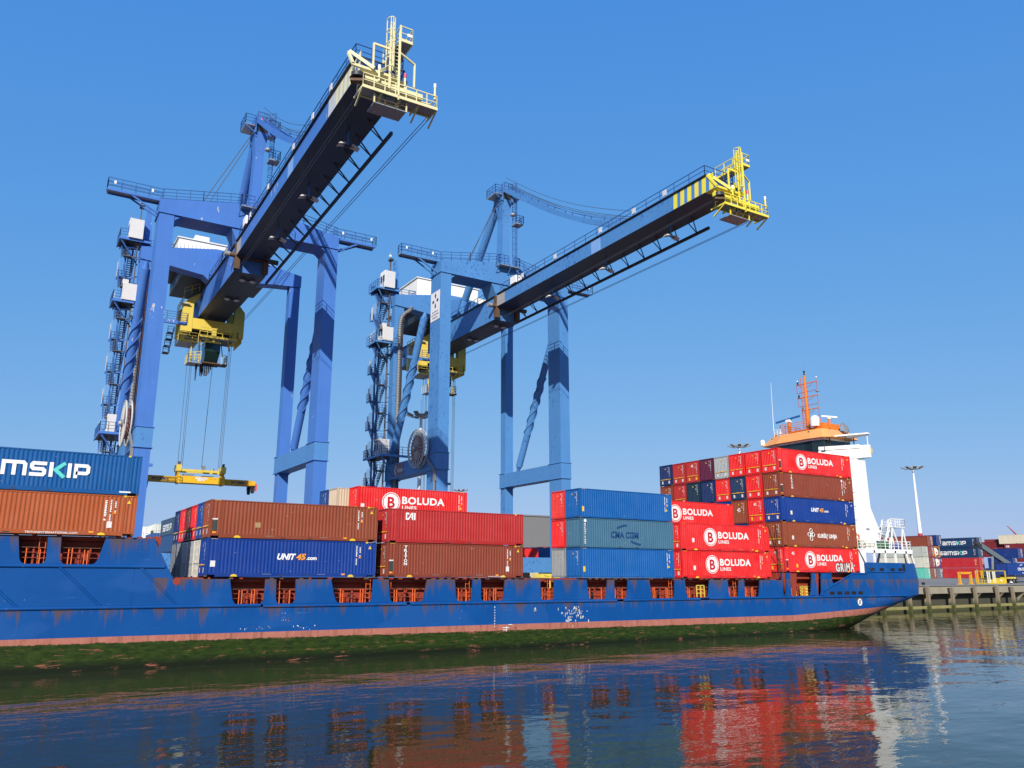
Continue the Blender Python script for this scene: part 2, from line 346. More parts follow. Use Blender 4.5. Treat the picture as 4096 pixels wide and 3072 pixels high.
# ================================================================ GANTRY CRANES
def crane(Xc, label, tip, tilt, blue, lower_blue, extras):
    OFF = (0, 36, 4.6)
    rt = root('gantry_crane', label, 'gantry crane', (Xc, 36, 4.6), group='ship to shore gantry cranes')
    def B(mb, name, par=None): return mb.build(name, par or rt, OFF)
    RAIL = CR_DARK
    # legs
    for s in (-1, 1):
        xa, xb = sorted((s * 10.55, s * 8.95))
        b = MB(); b.box(xa, xb, 28, 31, 7.2, 19.75, lower_blue); b.box(xa, xb, 28, 31, 21.95, 46.74, blue)
        b.box(xa + .02, xb - .02, 28.02, 30.98, 46.0, 46.74, blue)
        for z in (26.5, 33.5, 40.2): b.box(xa - .006, xb + .006, 27.994, 31.006, z, z + .05, blue)
        for i in range(6): b.box(xb + .0, xb + .12, 29, 29.1, 24 + i * 3.6, 24.1 + i * 3.6, RAIL)
        B(b, 'waterside_leg')
        xa, xb = sorted((s * 10.5, s * 9.05))
        b = MB(); b.box(xa, xb, 43.5, 44.9, 7.2, 19.75, lower_blue); b.box(xa, xb, 43.5, 44.9, 21.95, 46.3, blue); B(b, 'landside_leg')
        xa, xb = sorted((s * 10.62, s * 8.88))
        b = MB(); b.box(xa, xb, 27.93, 44.97, 19.78, 21.92, CR_BLUE)
        for z in (19.70, 21.92): b.box(xa - .1, xb + .1, 27.83, 31.1, z, z + .08, blue); b.box(xa - .1, xb + .1, 43.4, 45.07, z, z + .08, blue)
        sb = B(b, 'sill_beam')
        if s < 0 and extras.get('sill_sign'):
            sg = MB(); xs = -10.645; pale = plain('sign_mauve', (0.22, 0.13, 0.17), 0.5)
            sg.box(xs - .01, xs, 38.3, 41.6, 20.05, 21.75, pale)
            F = ((0, -1, 0), (0, 0, 1))
            put_text(sg, 'Kalmar', xs - .016, 40.35, 20.55, 0.62, WHITE, 0.02, width=2.0, frame=F)
            for dx, a in ((0, 1), (.30, 1)):
                y0 = 41.35 - dx
                sg.add([(xs - .016, y0, 20.9), (xs - .016, y0 - .35, 21.55), (xs - .016, y0 - .18, 21.55), (xs - .016, y0 + .14, 20.9), (xs - .016, y0 - .18, 20.25), (xs - .016, y0 - .35, 20.25)], [(0, 3, 2, 1), (0, 5, 4, 3)], WHITE)
            B(sg, 'maker_sign', sb)
        # diagonal brace with helical strakes
        b = MB(); bx_ = -10.95 if s < 0 else 10.45; p = Vector((bx_, 31.7, 41.9)); e = Vector((bx_, 42.0, 22.2)); r = 0.52
        b.tube(p + (e - p) * .04, e - (e - p) * .04, r, blue, 16); b.tube(p, p + (e - p) * .05, .18, blue, 8, r); b.tube(e, e - (e - p) * .05, .18, blue, 8, r)
        d = (e - p).normalized(); a = d.orthogonal().normalized(); c = d.cross(a); L = (e - p).length
        for ph in (0, 2.09, 4.19):
            pts = []
            for i in range(61):
                u = .30 + .42 * i / 60; t = ph + u * L / 6.2 * 6.283; pts.append(p + d * u * L + (a * math.cos(t) + c * math.sin(t)) * (r + .07))
            b.path(pts, .075, blue, 4)
        B(b, 'diagonal_brace')
    # bogies and low portal beams
    for y0, y1 in ((28.4, 30.4), (43.6, 44.8)):
        b = MB(); b.box(-10.4, 10.4, y0, y1, 6.75, 8.75, CR_BLUE); B(b, 'portal_beam')
        for s in (-1, 1):
            b = MB(); b.box(s * 9.75 - 3.4, s * 9.75 + 3.4, y0 + .3, y1 - .3, 5.4, 6.75, blue)
            for i in range(6): b.tube((s * 9.75 - 2.9 + i * 1.16, y0 + .5, 5.0), (s * 9.75 - 2.9 + i * 1.16, y1 - .5, 5.0), .42, DARK, 12)
            B(b, 'bogie')
    # upper cross beams
    b = MB(); b.prism([(-10.6, 46.75), (10.6, 46.75), (10.6, 48.3), (1.4, 49.95), (-1.4, 49.95), (-10.6, 48.3)], 27.96, 31.04, blue, 'y')
    b.box(-10.68, 10.68, 27.86, 31.14, 46.66, 46.74, blue)
    for s in (-1, 1): b.prism([(s * 1.4, 46.66), (s * 1.4, 44.82), (s * 1.75, 44.82), (s * 2.6, 46.66)], 28.05, 30.95, blue, 'y')
    b.box(-1.4, 1.4, 28.05, 30.95, 44.82, 46.66, blue)
    for s in (-1, 1): b.prism([(s * 8.95, 46.66), (s * 8.95, 46.0), (s * 8.6, 46.35), (s * 8.1, 46.66)], 28.1, 30.9, blue, 'y')
    b.disc((-.3, 28.045, 45.75), (0, 1, 0), .5, BLACK, 20)
    wb = B(b, 'waterside_cross_beam')
    b = MB(); b.prism([(-10.55, 46.35), (-7, 46.1), (-2.7, 45.6), (-1.78, 44.82), (1.78, 44.82), (2.7, 45.6), (7, 46.1), (10.55, 46.35), (10.55, 48.0), (1.3, 49.6), (-1.3, 49.6), (-10.55, 48.0)], 43.3, 45.2, blue, 'y')
    B(b, 'landside_cross_beam')
    b = MB(); b.prism([(-10.55, 47.6), (-9.1, 47.9), (-9.65, 54.4), (-10.05, 54.4)], 45.2, 45.7, blue, 'y'); B(b, 'hoist_mast')
    # walkway along the waterside beam and the two outrigger galleries
    b = MB(); up = lambda x: 48.36 + (1.65 if abs(x) < 1.4 else 1.65 * (10.6 - abs(x)) / 9.2)
    b.rail([(x, 28.15, up(x)) for x in (-10.4, -6, -1.4)], RAIL, 1.25, 1.5, .045, 2); b.rail([(x, 28.15, up(x)) for x in (1.4, 6, 10.4)], RAIL, 1.25, 1.5, .045, 2)
    b.rail([(x, 30.9, up(x)) for x in (-10.4, -6, -1.4)], RAIL, 1.25, 1.5, .04, 2); b.rail([(x, 30.9, up(x)) for x in (1.4, 6, 10.4)], RAIL, 1.25, 1.5, .04, 2)
    B(b, 'beam_railing', wb)
    for s in (-1, 1):
        b = MB(); b.box(*sorted((s * 10.3, s * 16.0)), 29.0, 30.2, 48.62, 48.74, STEEL)
        for y in (29.0, 30.2): b.bar((s * 10.2, y, 48.58), (s * 16.0, y, 48.58), .12, .26, blue)
        for y in (29.1, 30.1): b.bar((s * 10.55, y, 46.9), (s * 13.6, y, 48.5), .16, .16, blue); b.bar((s * 10.5, y, 47.0), (s * 10.3, y, 48.6), .2, .2, blue)
        b.rail([(s * 10.2, 29.0, 48.74), (s * 16.0, 29.0, 48.74), (s * 16.0, 30.2, 48.74), (s * 10.2, 30.2, 48.74)], RAIL, 1.25, 1.4, .045, 2)
        for x in (11.3, 15.2): b.box(*sorted((s * x, s * (x + .22))), 28.86, 28.96, 49.3, 49.65, WHITE)
        B(b, 'outrigger_gallery')
    # pylon, head, ladder, platforms
    b = MB(); z0, z1 = 49.9, 60.2
    A = [(-.55, 28.5, z0), (.65, 28.5, z0), (.65, 30.3, z0), (-.55, 30.3, z0), (-.40, 28.6, 57.2), (.62, 28.6, 57.2), (.62, 30.1, 57.2), (-.40, 30.1, 57.2), (-.75, 28.4, z1), (.95, 28.4, z1), (.95, 30.3, z1), (-.75, 30.3, z1)]
    b.add(A, [(0, 1, 5, 4), (1, 2, 6, 5), (2, 3, 7, 6), (3, 0, 4, 7), (4, 5, 9, 8), (5, 6, 10, 9), (6, 7, 11, 10), (7, 4, 8, 11), (8, 9, 10, 11)], blue); py = B(b, 'pylon')
    b = MB(); b.box(-.8, -.62, 28.1, 30.6, 59.9, 62.2, blue); b.box(.9, 1.08, 28.1, 30.6, 59.9, 62.2, blue); b.box(-.62, .9, 28.5, 30.4, 60.2, 61.3, DARK)
    for y in (28.9, 29.7): b.tube((-.6, y, 61.6), (.88, y, 61.6), .45, DARK, 14)
    B(b, 'pylon_head', py)
    b = MB()
    b.box(-2.0, -.82, 28.0, 30.6, 60.6, 60.7, STEEL); b.box(1.1, 2.2, 28.0, 30.6, 60.6, 60.7, STEEL)
    b.rail([(-.82, 28.0, 60.7), (-2.0, 28.0, 60.7), (-2.0, 30.6, 60.7), (-.82, 30.6, 60.7)], RAIL, 1.3, 1.0, .045, 2); b.rail([(1.1, 28.0, 60.7), (2.2, 28.0, 60.7), (2.2, 30.6, 60.7), (1.1, 30.6, 60.7)], RAIL, 1.3, 1.0, .045, 2)
    b.rail([(-.6, 27.9, 61.4), (.9, 27.9, 61.4)], RAIL, 1.2, .8, .045, 1)
    b.bar((-2, 28, 60.5), (-.8, 28, 59.7), .1, .1, blue); b.bar((2.2, 28, 60.5), (1.0, 28, 59.7), .1, .1, blue)
    B(b, 'head_platform', py); b = MB()
    b.ladder((1.5, 28.6, 49.8), (1.5, 28.6, 63.0), .5, (1, 0, 0), RAIL, .35, .035, (0, -.7, 0))
    b.box(1.0, 2.3, 27.2, 28.6, 56.2, 56.35, STEEL); b.rail([(1.0, 27.2, 56.35), (2.3, 27.2, 56.35), (2.3, 28.6, 56.35)], RAIL, 1.2, .7, .045, 2)
    b.ball((.95, 28.0, 57.8), .45, STEEL, 10, .6)
    B(b, 'pylon_ladder', py); b = MB()
    b.box(-1.9, 1.4, 26.9, 27.9, 49.2, 49.3, STEEL)
    for x in (-1.9, 0, 1.4): b.bar((x, 26.95, 49.2), (x, 27.95, 48.2), .09, .09, blue)
    b.rail([(-1.9, 27.9, 49.3), (-1.9, 26.9, 49.3), (-.4, 26.9, 49.3)], RAIL, 1.4, .8, .05, 2); b.rail([(.4, 26.9, 49.3), (1.4, 26.9, 49.3), (1.4, 27.9, 49.3)], RAIL, 1.4, .8, .05, 2)
    b.bar((1.4, 27.2, 49.2), (4.2, 27.2, 47.2), .7, .12, blue); b.rail([(1.4, 26.9, 49.3), (4.2, 26.9, 47.3)], RAIL, 1.1, .9, .04, 1)
    b.tube((0.2, 29.3, 62.2), (0.2, 29.3, 62.7), .1, plain('beacon_red', (.7, .03, .08), .3), 8)
    B(b, 'pylon_platform', py)
    b = MB(); b.tube((0, 30.6, 60.4), (0.1, 41.0, 48.3), .58, blue, 18); b.tube((0, 30.2, 61.0), (0, 30.75, 60.2), .3, blue, 10, .58); b.prism([(39.8, 48.0), (43.3, 48.8), (43.3, 46.0), (41.2, 46.0)], -1.2, -1.0, blue, 'x'); b.prism([(39.8, 48.0), (43.3, 48.8), (43.3, 46.0), (41.2, 46.0)], 1.1, 1.3, blue, 'x'); B(b, 'backstay')
    b = MB(); b.tube((-.75, 28.8, 60.3), (-6.2, 29.2, 48.9), .05, ROPE, 5); b.tube((-.5, 30.5, 60.3), (-5.4, 30.4, 49.2), .045, ROPE, 5); B(b, 'guy_rope')
    # inner girder
    W = 1.87
    SOF = worn('boom_soffit_painted_shade', (.038, .048, .078), None, rust=.25)  # underside shade painted in as dark sheets below the girder and boom
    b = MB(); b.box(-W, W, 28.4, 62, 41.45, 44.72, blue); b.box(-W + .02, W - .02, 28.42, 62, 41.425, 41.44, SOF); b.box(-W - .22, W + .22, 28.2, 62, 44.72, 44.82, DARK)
    for y in (34, 40, 46): b.box(-W - .012, -W, y, y + .06, 41.45, 44.72, blue)
    b.box(-W - .1, -W + .5, 27.75, 28.4, 41.6, 44.7, CRUST); b.box(W - .5, W + .1, 27.75, 28.4, 41.6, 44.7, CRUST)
    b.tube((-W - 1.25, 28.0, 43.3), (W + 1.25, 28.0, 43.3), .3, CRUST, 14); b.tube((-W - 1.3, 28.0, 43.3), (-W - .7, 28.0, 43.3), .33, STEEL, 14)
    gd = B(b, 'inner_girder')
    b = MB()
    for s in (-1, 1): b.rail([(s * 2.0, 31.2, 44.82), (s * 2.0, 43.2, 44.82)], RAIL, 1.1, 2.0, .04, 1)
    B(b, 'girder_railing', gd)
    # outer boom, hinged at Y 28
    BO = MB(); LT = 27.7
    side = [(LT, 43.15), (-14.3, 43.15), (-13.15, 44.85), (LT, 44.75)]
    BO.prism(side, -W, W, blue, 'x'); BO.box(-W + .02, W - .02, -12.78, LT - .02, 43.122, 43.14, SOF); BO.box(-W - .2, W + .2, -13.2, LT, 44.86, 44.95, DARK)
    BO.box(-W - .006, -W, 4.0, 5.8, 43.16, 44.74, plain('primer_patch', (.20, .36, .66), .5))
    BO.box(-W - .006, -W, 25.6, 27.7, 43.16, 44.72, plain('primer_patch_beige', (.36, .34, .33), .5))
    tb = extras['tip_paint']
    for k in range(6):
        y = -8.3 - k * 1.02
        BO.add([(-W - .008, y, 43.17), (-W - .008, y - .56, 43.17), (-W - .008, y - .66, 44.8), (-W - .008, y - .10, 44.8)], [(0, 1, 2, 3)], tb)
    if extras.get('pale_tip'): BO.box(-W - .006, -W, -12.9, -6.4, 43.17, 44.84, plain('boom_side_painted_glare', (.52, .53, .52), .5));  # pale sheet: sun glare painted onto the boom side near the tip
    BO.box(-W, W, -14.28, -12.8, 43.13, 43.146, tb); BO.add([(-W, -14.31, 43.16), (W, -14.31, 43.16), (W, -13.16, 44.84), (-W, -13.16, 44.84)], [(0, 1, 2, 3)], CR_DARK)
    piv = Vector((0, 28.0, 43.3))
    ct, st = math.cos(R(tilt)), math.sin(R(tilt)); yaw = extras.get('yaw', 0.0)
    tdx = extras.get('tip_dx', 0.0)
    def TI(mb, dx=0.0):
        mb.v = [(x + dx + (y - piv.y) * yaw, piv.y + (y - piv.y) * ct + (z - piv.z) * st, piv.z - (y - piv.y) * st + (z - piv.z) * ct) for x, y, z in mb.v]; return mb
    bo = B(TI(BO), 'boom')
    b = MB()
    for s in (-1, 1): b.rail([(s * 1.95, 26.5, 44.95), (s * 1.95, -13.0, 44.95)], RAIL, 1.05, 2.2, .045, 1)
    b.rail([(-1.95, -13.0, 44.95), (1.95, -13.0, 44.95)], RAIL, 1.05, 1.2, .045, 1)
    for y in (20.5, 12.8, 3.5, -2.5, -7.5): b.box(-2.06, -1.98, y, y + .55, 45.15, 45.75, CABWHITE)
    b.box(-2.2, -1.2, 22.2, 23.6, 45.0, 46.0, WHITE)
    B(TI(b), 'boom_railing', bo)
    b = MB(); xr = 3.0; b.bar((xr, -8.4, 42.25), (xr, 33, 42.25), .22, .3, DARK)
    for k in range(13):
        y = -6.6 + k * 2.85
        b.bar((xr, y, 42.3), (1.75, y - .05, 43.15), .08, .08, DARK); b.bar((xr, y, 42.3), (.9, y - 1.5, 43.15), .10, .10, DARK)
    B(TI(b), 'festoon_rail', bo)
    b = MB()
    for y in (-5.5, 5.7, 17.0): b.tube((.25, y, 43.15), (.25, y, 41.75), .07, blue, 6); b.bar((.25, y, 42.4), (.25, y + .6, 43.15), .06, .06, blue); b.bar((-.3, y, 41.7), (.8, y, 41.7), .1, .1, DARK)
    B(TI(b), 'lamp_bracket', bo)
    for y in (-5.5, 5.7, 17.0):
        for s in (-1, 1):
            b = MB(); b.add([(.25 + s * .25, y - .35, 41.72), (.25 + s * .95, y - .35, 41.52), (.25 + s * .95, y + .35, 41.52), (.25 + s * .25, y + .35, 41.72), (.25 + s * .35, y - .2, 41.88), (.25 + s * .75, y - .2, 41.78), (.25 + s * .75, y + .2, 41.78), (.25 + s * .35, y + .2, 41.88)],
                [(0, 1, 2, 3), (4, 7, 6, 5), (0, 4, 5, 1), (1, 5, 6, 2), (2, 6, 7, 3), (3, 7, 4, 0)], CABWHITE); B(TI(b), 'floodlight', bo)
    for y in (30.5, 38.5):
        b = MB(); b.bar((-.5, y, 41.3), (1, y, 41.3), .1, .14, DARK)
        for s in (-1, 1): b.ball((.25 + s * .6, y, 41.2), .38, CABWHITE, 10, .35)
        B(b, 'floodlight', gd)
    # boom tip: platform, ladder tower, sheave, braces
    b = MB(); t = tb; zd = 41.55; ya, yb = -14.55, -13.3
    b.box(-1.0, 5.0, ya, yb, zd - .03, zd + .03, STEEL)
    for y in (ya, yb): b.bar((-1.1, y, zd), (5.05, y, zd), .12, .24, t)
    for x in (-1.05, .5, 2.0, 3.5, 5.0): b.bar((x, ya - .05, zd), (x, yb + .6, zd), .11, .15, t); b.bar((x, ya + .1, zd - .1), (x, yb + .3, zd - .85), .11, .11, t)
    b.rail([(-1.05, yb, zd), (-1.05, ya, zd), (5.0, ya, zd), (5.0, yb, zd), (2.4, yb, zd)], t, 1.1, .9, .05, 1)
    bb = B(TI(b, tdx), 'tip_platform', bo)
    b = MB(); b.box(0.0, 2.6, -14.2, -12.7, 40.7, 40.78, STEEL); b.rail([(0, -14.2, 40.74), (2.6, -14.2, 40.74), (2.6, -12.7, 40.74)], CRUST, .8, .9, .045, 1)
    for x in (0, 2.6): b.bar((x, -14.2, 40.7), (x, -14.2, zd), .1, .1, t)
    B(TI(b, tdx), 'lower_platform', bo)
    b = MB(); b.bar((-1.9, -14.0, 42.5), (1.9, -14.0, 42.5), .4, .4, t); b.bar((-1.9, -14.3, 43.2), (1.9, -14.3, 43.2), .2, .2, t); b.bar((1.2, -14.3, 42.2), (3.8, -14.3, 42.2), .45, .45, t)
    for s in (-1, 1):
        b.bar((s * 1.8, -13.35, 44.9), (s * .25, -14.65, 43.2), .16, .24, t); b.bar((s * 1.85, -13.2, 44.85), (s * 1.85, -14.4, 43.2), .18, .22, t); b.bar((s * 1.6, -13.9, 43.1), (s * 1.6, -13.9, 42.3), .2, .2, t)
    B(TI(b, tdx), 'end_frame', bo)
    b = MB(); b.tube((-1.35, -14.1, 42.3), (-1.35, -14.1, 42.62), .55, DARK, 16); b.bar((-1.8, -13.9, 42.05), (-.9, -14.4, 42.05), .45, .2, CRUST); B(TI(b, tdx), 'rope_sheave', bo)
    b = MB()
    for x, z in ((1.0, 42.0), (1.78, 41.3)): b.bar((x, ya, z), (x, ya, 47.75), .12, .12, t)
    b.bar((-.33, ya, 43.2), (-.33, ya, 45.4), .13, .13, t); b.bar((3.3, -13.9, 43.2), (3.3, -13.9, 45.3), .13, .13, t)
    b.bar((-.33, ya, 45.35), (1.0, ya, 45.35), .12, .16, t); b.bar((3.3, -13.9, 45.25), (1.78, ya, 45.35), .12, .16, t)
    b.ladder((1.4, ya, 42.0), (1.4, ya, 47.2), .6, (1, 0, 0), t, .32, .04); b.ladder((.95, ya, 43.6), (.95, ya, 47.8), .56, (1, 0, 0), t, .9, .045, (0, -.6, 0))
    B(TI(b, tdx), 'tip_ladder_tower', bo)
    b = MB(); b.box(1.85, 2.75, ya, -10.9, 46.5, 46.56, STEEL)
    for x in (1.8, 2.8): b.bar((x, ya, 46.5), (x, -10.9, 46.5), .09, .24, t)
    b.bar((1.8, ya, 46.5), (2.8, ya, 46.5), .09, .24, t); b.rail([(1.8, -10.9, 46.56), (1.8, ya, 46.56)], t, 1.15, 1.2, .045, 1); b.rail([(2.8, -10.9, 46.56), (2.8, ya, 46.56), (1.85, ya, 46.56)], t, 1.15, 1.2, .045, 1)
    for x in (1.8, 2.8): b.bar((x, -11.2, 44.8), (x, -11.2, 46.5), .1, .1, t)
    b.box(2.35, 2.75, ya - .08, ya, 46.95, 47.2, WHITE); B(TI(b, tdx), 'upper_walkway', bo)
    for x, c in ((.22, WHITE), (2.32, plain('beacon_red', (.7, .03, .08), .3)), (4.86, WHITE)):
        b = MB(); b.tube((x, ya + .1, 42.4), (x, ya + .1, 43.4), .09, t, 8); b.tube((x, ya + .1, 43.4), (x, ya + .1, 43.75), .12, c, 8); B(TI(b, tdx), 'beacon_post', bo)
    # forestays
    b = MB(); hd = Vector((0, 28.6, 61.9)); tp = TI(MB().add([(0, .8, 45.3)], [], blue)).v[0]; tp = Vector(tp)
    for s in (-.55, .55):
        pts = []
        for i in range(15):
            u = i / 14; p = hd + (tp - hd) * u; p.x = s; p.z -= 1.6 * math.sin(math.pi * u) * (0.6 + u * .3); pts.append(p)
        for i in range(14): b.bar(pts[i], pts[i + 1], .12, .62, blue)
        for i in range(0, 15, 2): b.bar(pts[i] + Vector((0, 0, -.3)), pts[i] + Vector((0, 0, .75)), .09, .09, RAIL)
        b.path([p + Vector((0, 0, .7)) for p in pts], .035, RAIL, 4); b.path([p + Vector((0, 0, 1.0)) for p in pts], .03, ROPE, 4)
    for dz in (.9, 1.6): b.path([hd + (tp - hd) * (i / 12) + Vector((.2, 0, dz + .3 - 1.2 * math.sin(math.pi * i / 12))) for i in range(13)], .035, ROPE, 4)
    B(b, 'forestay')
    b = MB(); te = TI(MB().add([(4.1, -13.8, 41.6), (4.35, -13.8, 41.6), (-1.35, -13.9, 42.3), (-1.1, -13.9, 42.3)], [], blue)).v
    b.tube(te[0], (4.1, 49, 41.95), .028, ROPE, 4); b.tube(te[1], (4.35, 49, 41.95), .028, ROPE, 4); b.tube(te[2], (-1.35, 49, 40.9), .022, ROPE, 4); b.tube(te[3], (-1.1, 49, 40.9), .022, ROPE, 4); B(b, 'trolley_ropes')
    # machinery house
    b = MB(); mw = worn('machinery_house_white', (.74, .73, .66), None, rust=.05, streak=.1)
    z1 = extras.get('house_top', 52.5)
    def corr(xa, xb, y, z0, z1):
        n = int((xb - xa) / .5); pr = []
        for i in range(n + 1):
            x = xa + (xb - xa) * i / n; pr += [(x - .09, y), (x - .07, y - .07), (x + .07, y - .07), (x + .09, y)]
        vs = [(x, yy, z) for z in (z0, z1) for x, yy in pr]; k = len(pr)
        b.add(vs, [(i, i + 1, k + i + 1, k + i) for i in range(k - 1)], mw)
    b.box(-5.8, 5.2, 46.0, 56.5, 48.6, z1, mw); corr(-5.6, 5.0, 45.99, 48.7, z1 - .6); b.box(5.2, 6.9, 46.3, 55, 48.6, z1 - 1.3, mw); b.box(-6.0, 5.4, 45.8, 56.7, z1, z1 + .14, mw)
    if extras.get('monitor'): b.box(-3.6, -1.7, 47, 54, z1 + .14, z1 + 1.25, mw)
    b.box(-6.4, 7.2, 45.2, 57, 48.2, 48.6, DARK); b.box(-5, 5, 45.4, 56, 46.0, 48.2, DARK)
    mh = B(b, 'machinery_house')
    b = MB(); b.rail([(-7.4, 45.3, 48.6), (-6.4, 45.3, 48.6), (-6.4, 57, 48.6)], RAIL, 1.2, 1.2, .045, 2); b.rail([(-10, 45.1, 48.5), (-6.5, 45.1, 48.6)], RAIL, 1.2, 1.2, .045, 2); B(b, 'house_railing', mh)
    # trolley
    ty = 48.0; b = MB(); Y2 = CR_YEL
    for s in (-1, 1):
        b.prism([(s * 2.75, 38.9), (s * 4.15, 38.9), (s * 4.15, 42.7), (s * 3.4, 43.6), (s * 2.0, 44.6), (s * 2.0, 44.0), (s * 2.75, 42.9)], ty, ty + .9, Y2, 'y')
        b.prism([(s * 2.75, 38.9), (s * 4.15, 38.9), (s * 4.15, 42.7), (s * 3.4, 43.6), (s * 2.0, 44.6), (s * 2.0, 44.0), (s * 2.75, 42.9)], ty + 4.2, ty + 5.1, Y2, 'y')
        b.box(*sorted((s * 3.0, s * 3.9)), ty + .9, ty + 4.2, 38.9, 40.2, Y2)
    b.box(-2.75, 2.75, ty + .05, ty + .85, 39.4, 40.9, Y2); b.box(-2.75, 2.75, ty + 4.25, ty + 5.05, 39.4, 40.9, Y2); b.box(3.9, 4.0, ty + .1, ty + 4.5, 38.2, 40.0, Y2); b.box(-2.6, -1.0, ty + 1.2, ty + 3.6, 38.6, 40.4, DARK); b.box(.2, 3.0, ty + 1.2, ty + 4.0, 38.5, 40.5, DARK)
    tr = B(b, 'trolley_frame')
    b = MB(); b.rail([(-1.9, ty - 1.3, 38.25), (3.1, ty - 1.3, 38.25), (3.1, ty, 38.25)], Y2, 1.15, 1.1, .055, 1); b.box(-1.9, 3.1, ty - 1.3, ty - .1, 38.15, 38.25, STEEL); b.bar((-1.9, ty - 1.3, 38.2), (3.1, ty - 1.3, 38.2), .12, .28, Y2); B(b, 'trolley_platform', tr); b = MB(); b.box(-4.3, -1.9, ty - .6, ty + 3, 37.3, 37.42, STEEL); b.bar((-4.3, ty - .6, 37.35), (-1.9, ty - .6, 37.35), .12, .28, Y2)
    b.rail([(-4.3, ty + 3, 37.4), (-4.3, ty - .6, 37.4), (-1.9, ty - .6, 37.4)], Y2, 1.2, 1.0, .05, 2)
    b.box(-.35, .25, ty - 1.45, ty - 1.25, 38.2, 39.4, Y2); b.rail([(-4.1, ty + .1, 42.7), (-4.1, ty + 5, 42.7)], Y2, 1.1, 1.0, .05, 1); b.rail([(-4.1, ty + .1, 43.9), (-2.2, ty + .1, 44.9)], Y2, 1.1, 1.0, .05, 1)
    b.box(-4.4, -3.3, ty - .4, ty + .2, 42.6, 42.7, STEEL); b.tube((.1, ty - .7, 38), (.1, ty - .7, 36.9), .2, Y2, 10)
    for s in (-.8, 1.9): b.bar((s, ty - 1, 38.1), (s + .8, ty + 1.5, 37.3), .16, .16, Y2)
    B(b, 'trolley_platform', tr)
    b = MB(); b.add([(-.9, ty - .6, 35.3), (.9, ty - .6, 35.3), (1.0, ty - 1.1, 36.2), (-1.0, ty - 1.1, 36.2), (1.0, ty - 1.0, 37.4), (-1.0, ty - 1.0, 37.4), (-1.0, ty + 1.4, 35.3), (1.0, ty + 1.4, 35.3), (1.0, ty + 1.4, 37.4), (-1.0, ty + 1.4, 37.4), (-.9, ty - .2, 34.85), (.9, ty - .2, 34.85)],
        [(0, 1, 2, 3), (3, 2, 4, 5), (10, 11, 1, 0), (2, 1, 11, 7, 8, 4), (3, 5, 9, 6, 10, 0), (5, 4, 8, 9), (6, 9, 8, 7), (10, 6, 7, 11)], plain('cab_green_glass', (.012, .03, .026), .15, spec=.6))
    b.box(-1.05, 1.05, ty - 1.05, ty + 1.45, 37.4, 37.62, Y2); b.box(-1.25, 1.25, ty - .5, ty + 1.5, 34.65, 34.8, CRUST)
    cb = B(b, 'operator_cab', tr)
    b = MB(); b.rail([(-1.4, ty - .8, 34.9), (-3.0, ty - .8, 34.5), (-3.0, ty + 1.4, 34.5)], Y2, 1.2, .8, .05, 2); b.rail([(1.3, ty - .8, 34.7), (2.0, ty - .8, 34.7), (2.0, ty + 1, 34.7)], Y2, 1.2, .7, .05, 2)
    b.box(-3.0, -1.2, ty - .8, ty + 1.4, 34.4, 34.5, STEEL); b.box(1.2, 2.1, ty - 1, ty + .4, 34.5, 34.65, CRUST); b.ladder((-2.1, ty, 34.6), (-2.1, ty, 38.2), .8, (1, 0, 0), STEEL, .3, .045)
    for s in (-2.6, -1.55): b.bar((s, ty - .1, 34.4), (s, ty - .1, 38.2), .14, .14, Y2)
    b.bar((-1.5, ty, 34.4), (-1.5, ty, 38.3), .1, .1, DARK); b.bar((1.6, ty + .2, 36), (1.2, ty + .2, 38.3), .1, .1, DARK)
    B(b, 'cab_gallery', tr)
    b = MB()
    for i, (z, x) in enumerate(((32.2, -1.7), (33.0, -1.1), (33.0, -.85))): b.prism([(x - .16, 34.6), (x + .16, 34.6), (x + .05, z), (x - .05, z)], ty + .2 + i * .3, ty + .35 + i * .3, DARK, 'y')
    pts = [(-1.0 + .25 * i, ty + .6, 34.6 - 1.7 * math.sin(math.pi * min(1, (i + 1.2) / 7)) * .9) for i in range(6)]
    for p in pts: b.tube((p[0], p[1], 34.7), p, .1, DARK, 5)
    b.path(pts, .05, DARK, 4); B(b, 'cable_loops', tr)
    b = MB()
    for i in range(4): z = 38.4 - i * .95; x = -5.3 + .0 * i - i * .12; b.box(x - .5, x + .3, ty - .2, ty + .8, z - .12, z, DARK); b.rail([(x - .5, ty - .2, z), (x + .3, ty - .2, z), (x + .3, ty + .8, z)], CR_DARK, .75, .8, .05, 1)
    B(b, 'hanging_ladder', tr)
    ww = extras.get('spreader_z')
    b = MB(); sz = ww or 13.0
    for x in (-2.75, -2.35, -2.15, 2.55, 2.75, 2.95): b.tube((x, ty + 1.3, 38.5), (x * .98, ty + 1.4, sz + 2.2), .03, ROPE, 4)
    b.tube((.55, ty + 1.1, 34.6), (.35, ty + 1.4, sz + 2.2), .04, ROPE, 4); B(b, 'hoist_ropes')
    # access stairs, landings, cabins at the left landside leg
    zs = [49.0, 44.7, 40.5, 36.2, 31.9, 27.6, 23.3, 19.2, 15.0]; zr = [46.8, 42.6, 38.35, 34.05, 29.75, 25.45, 21.25, 17.1]
    xo, xi = -12.72, -11.0; TRD = plain('stair_grating', (.10, .105, .11), .6)
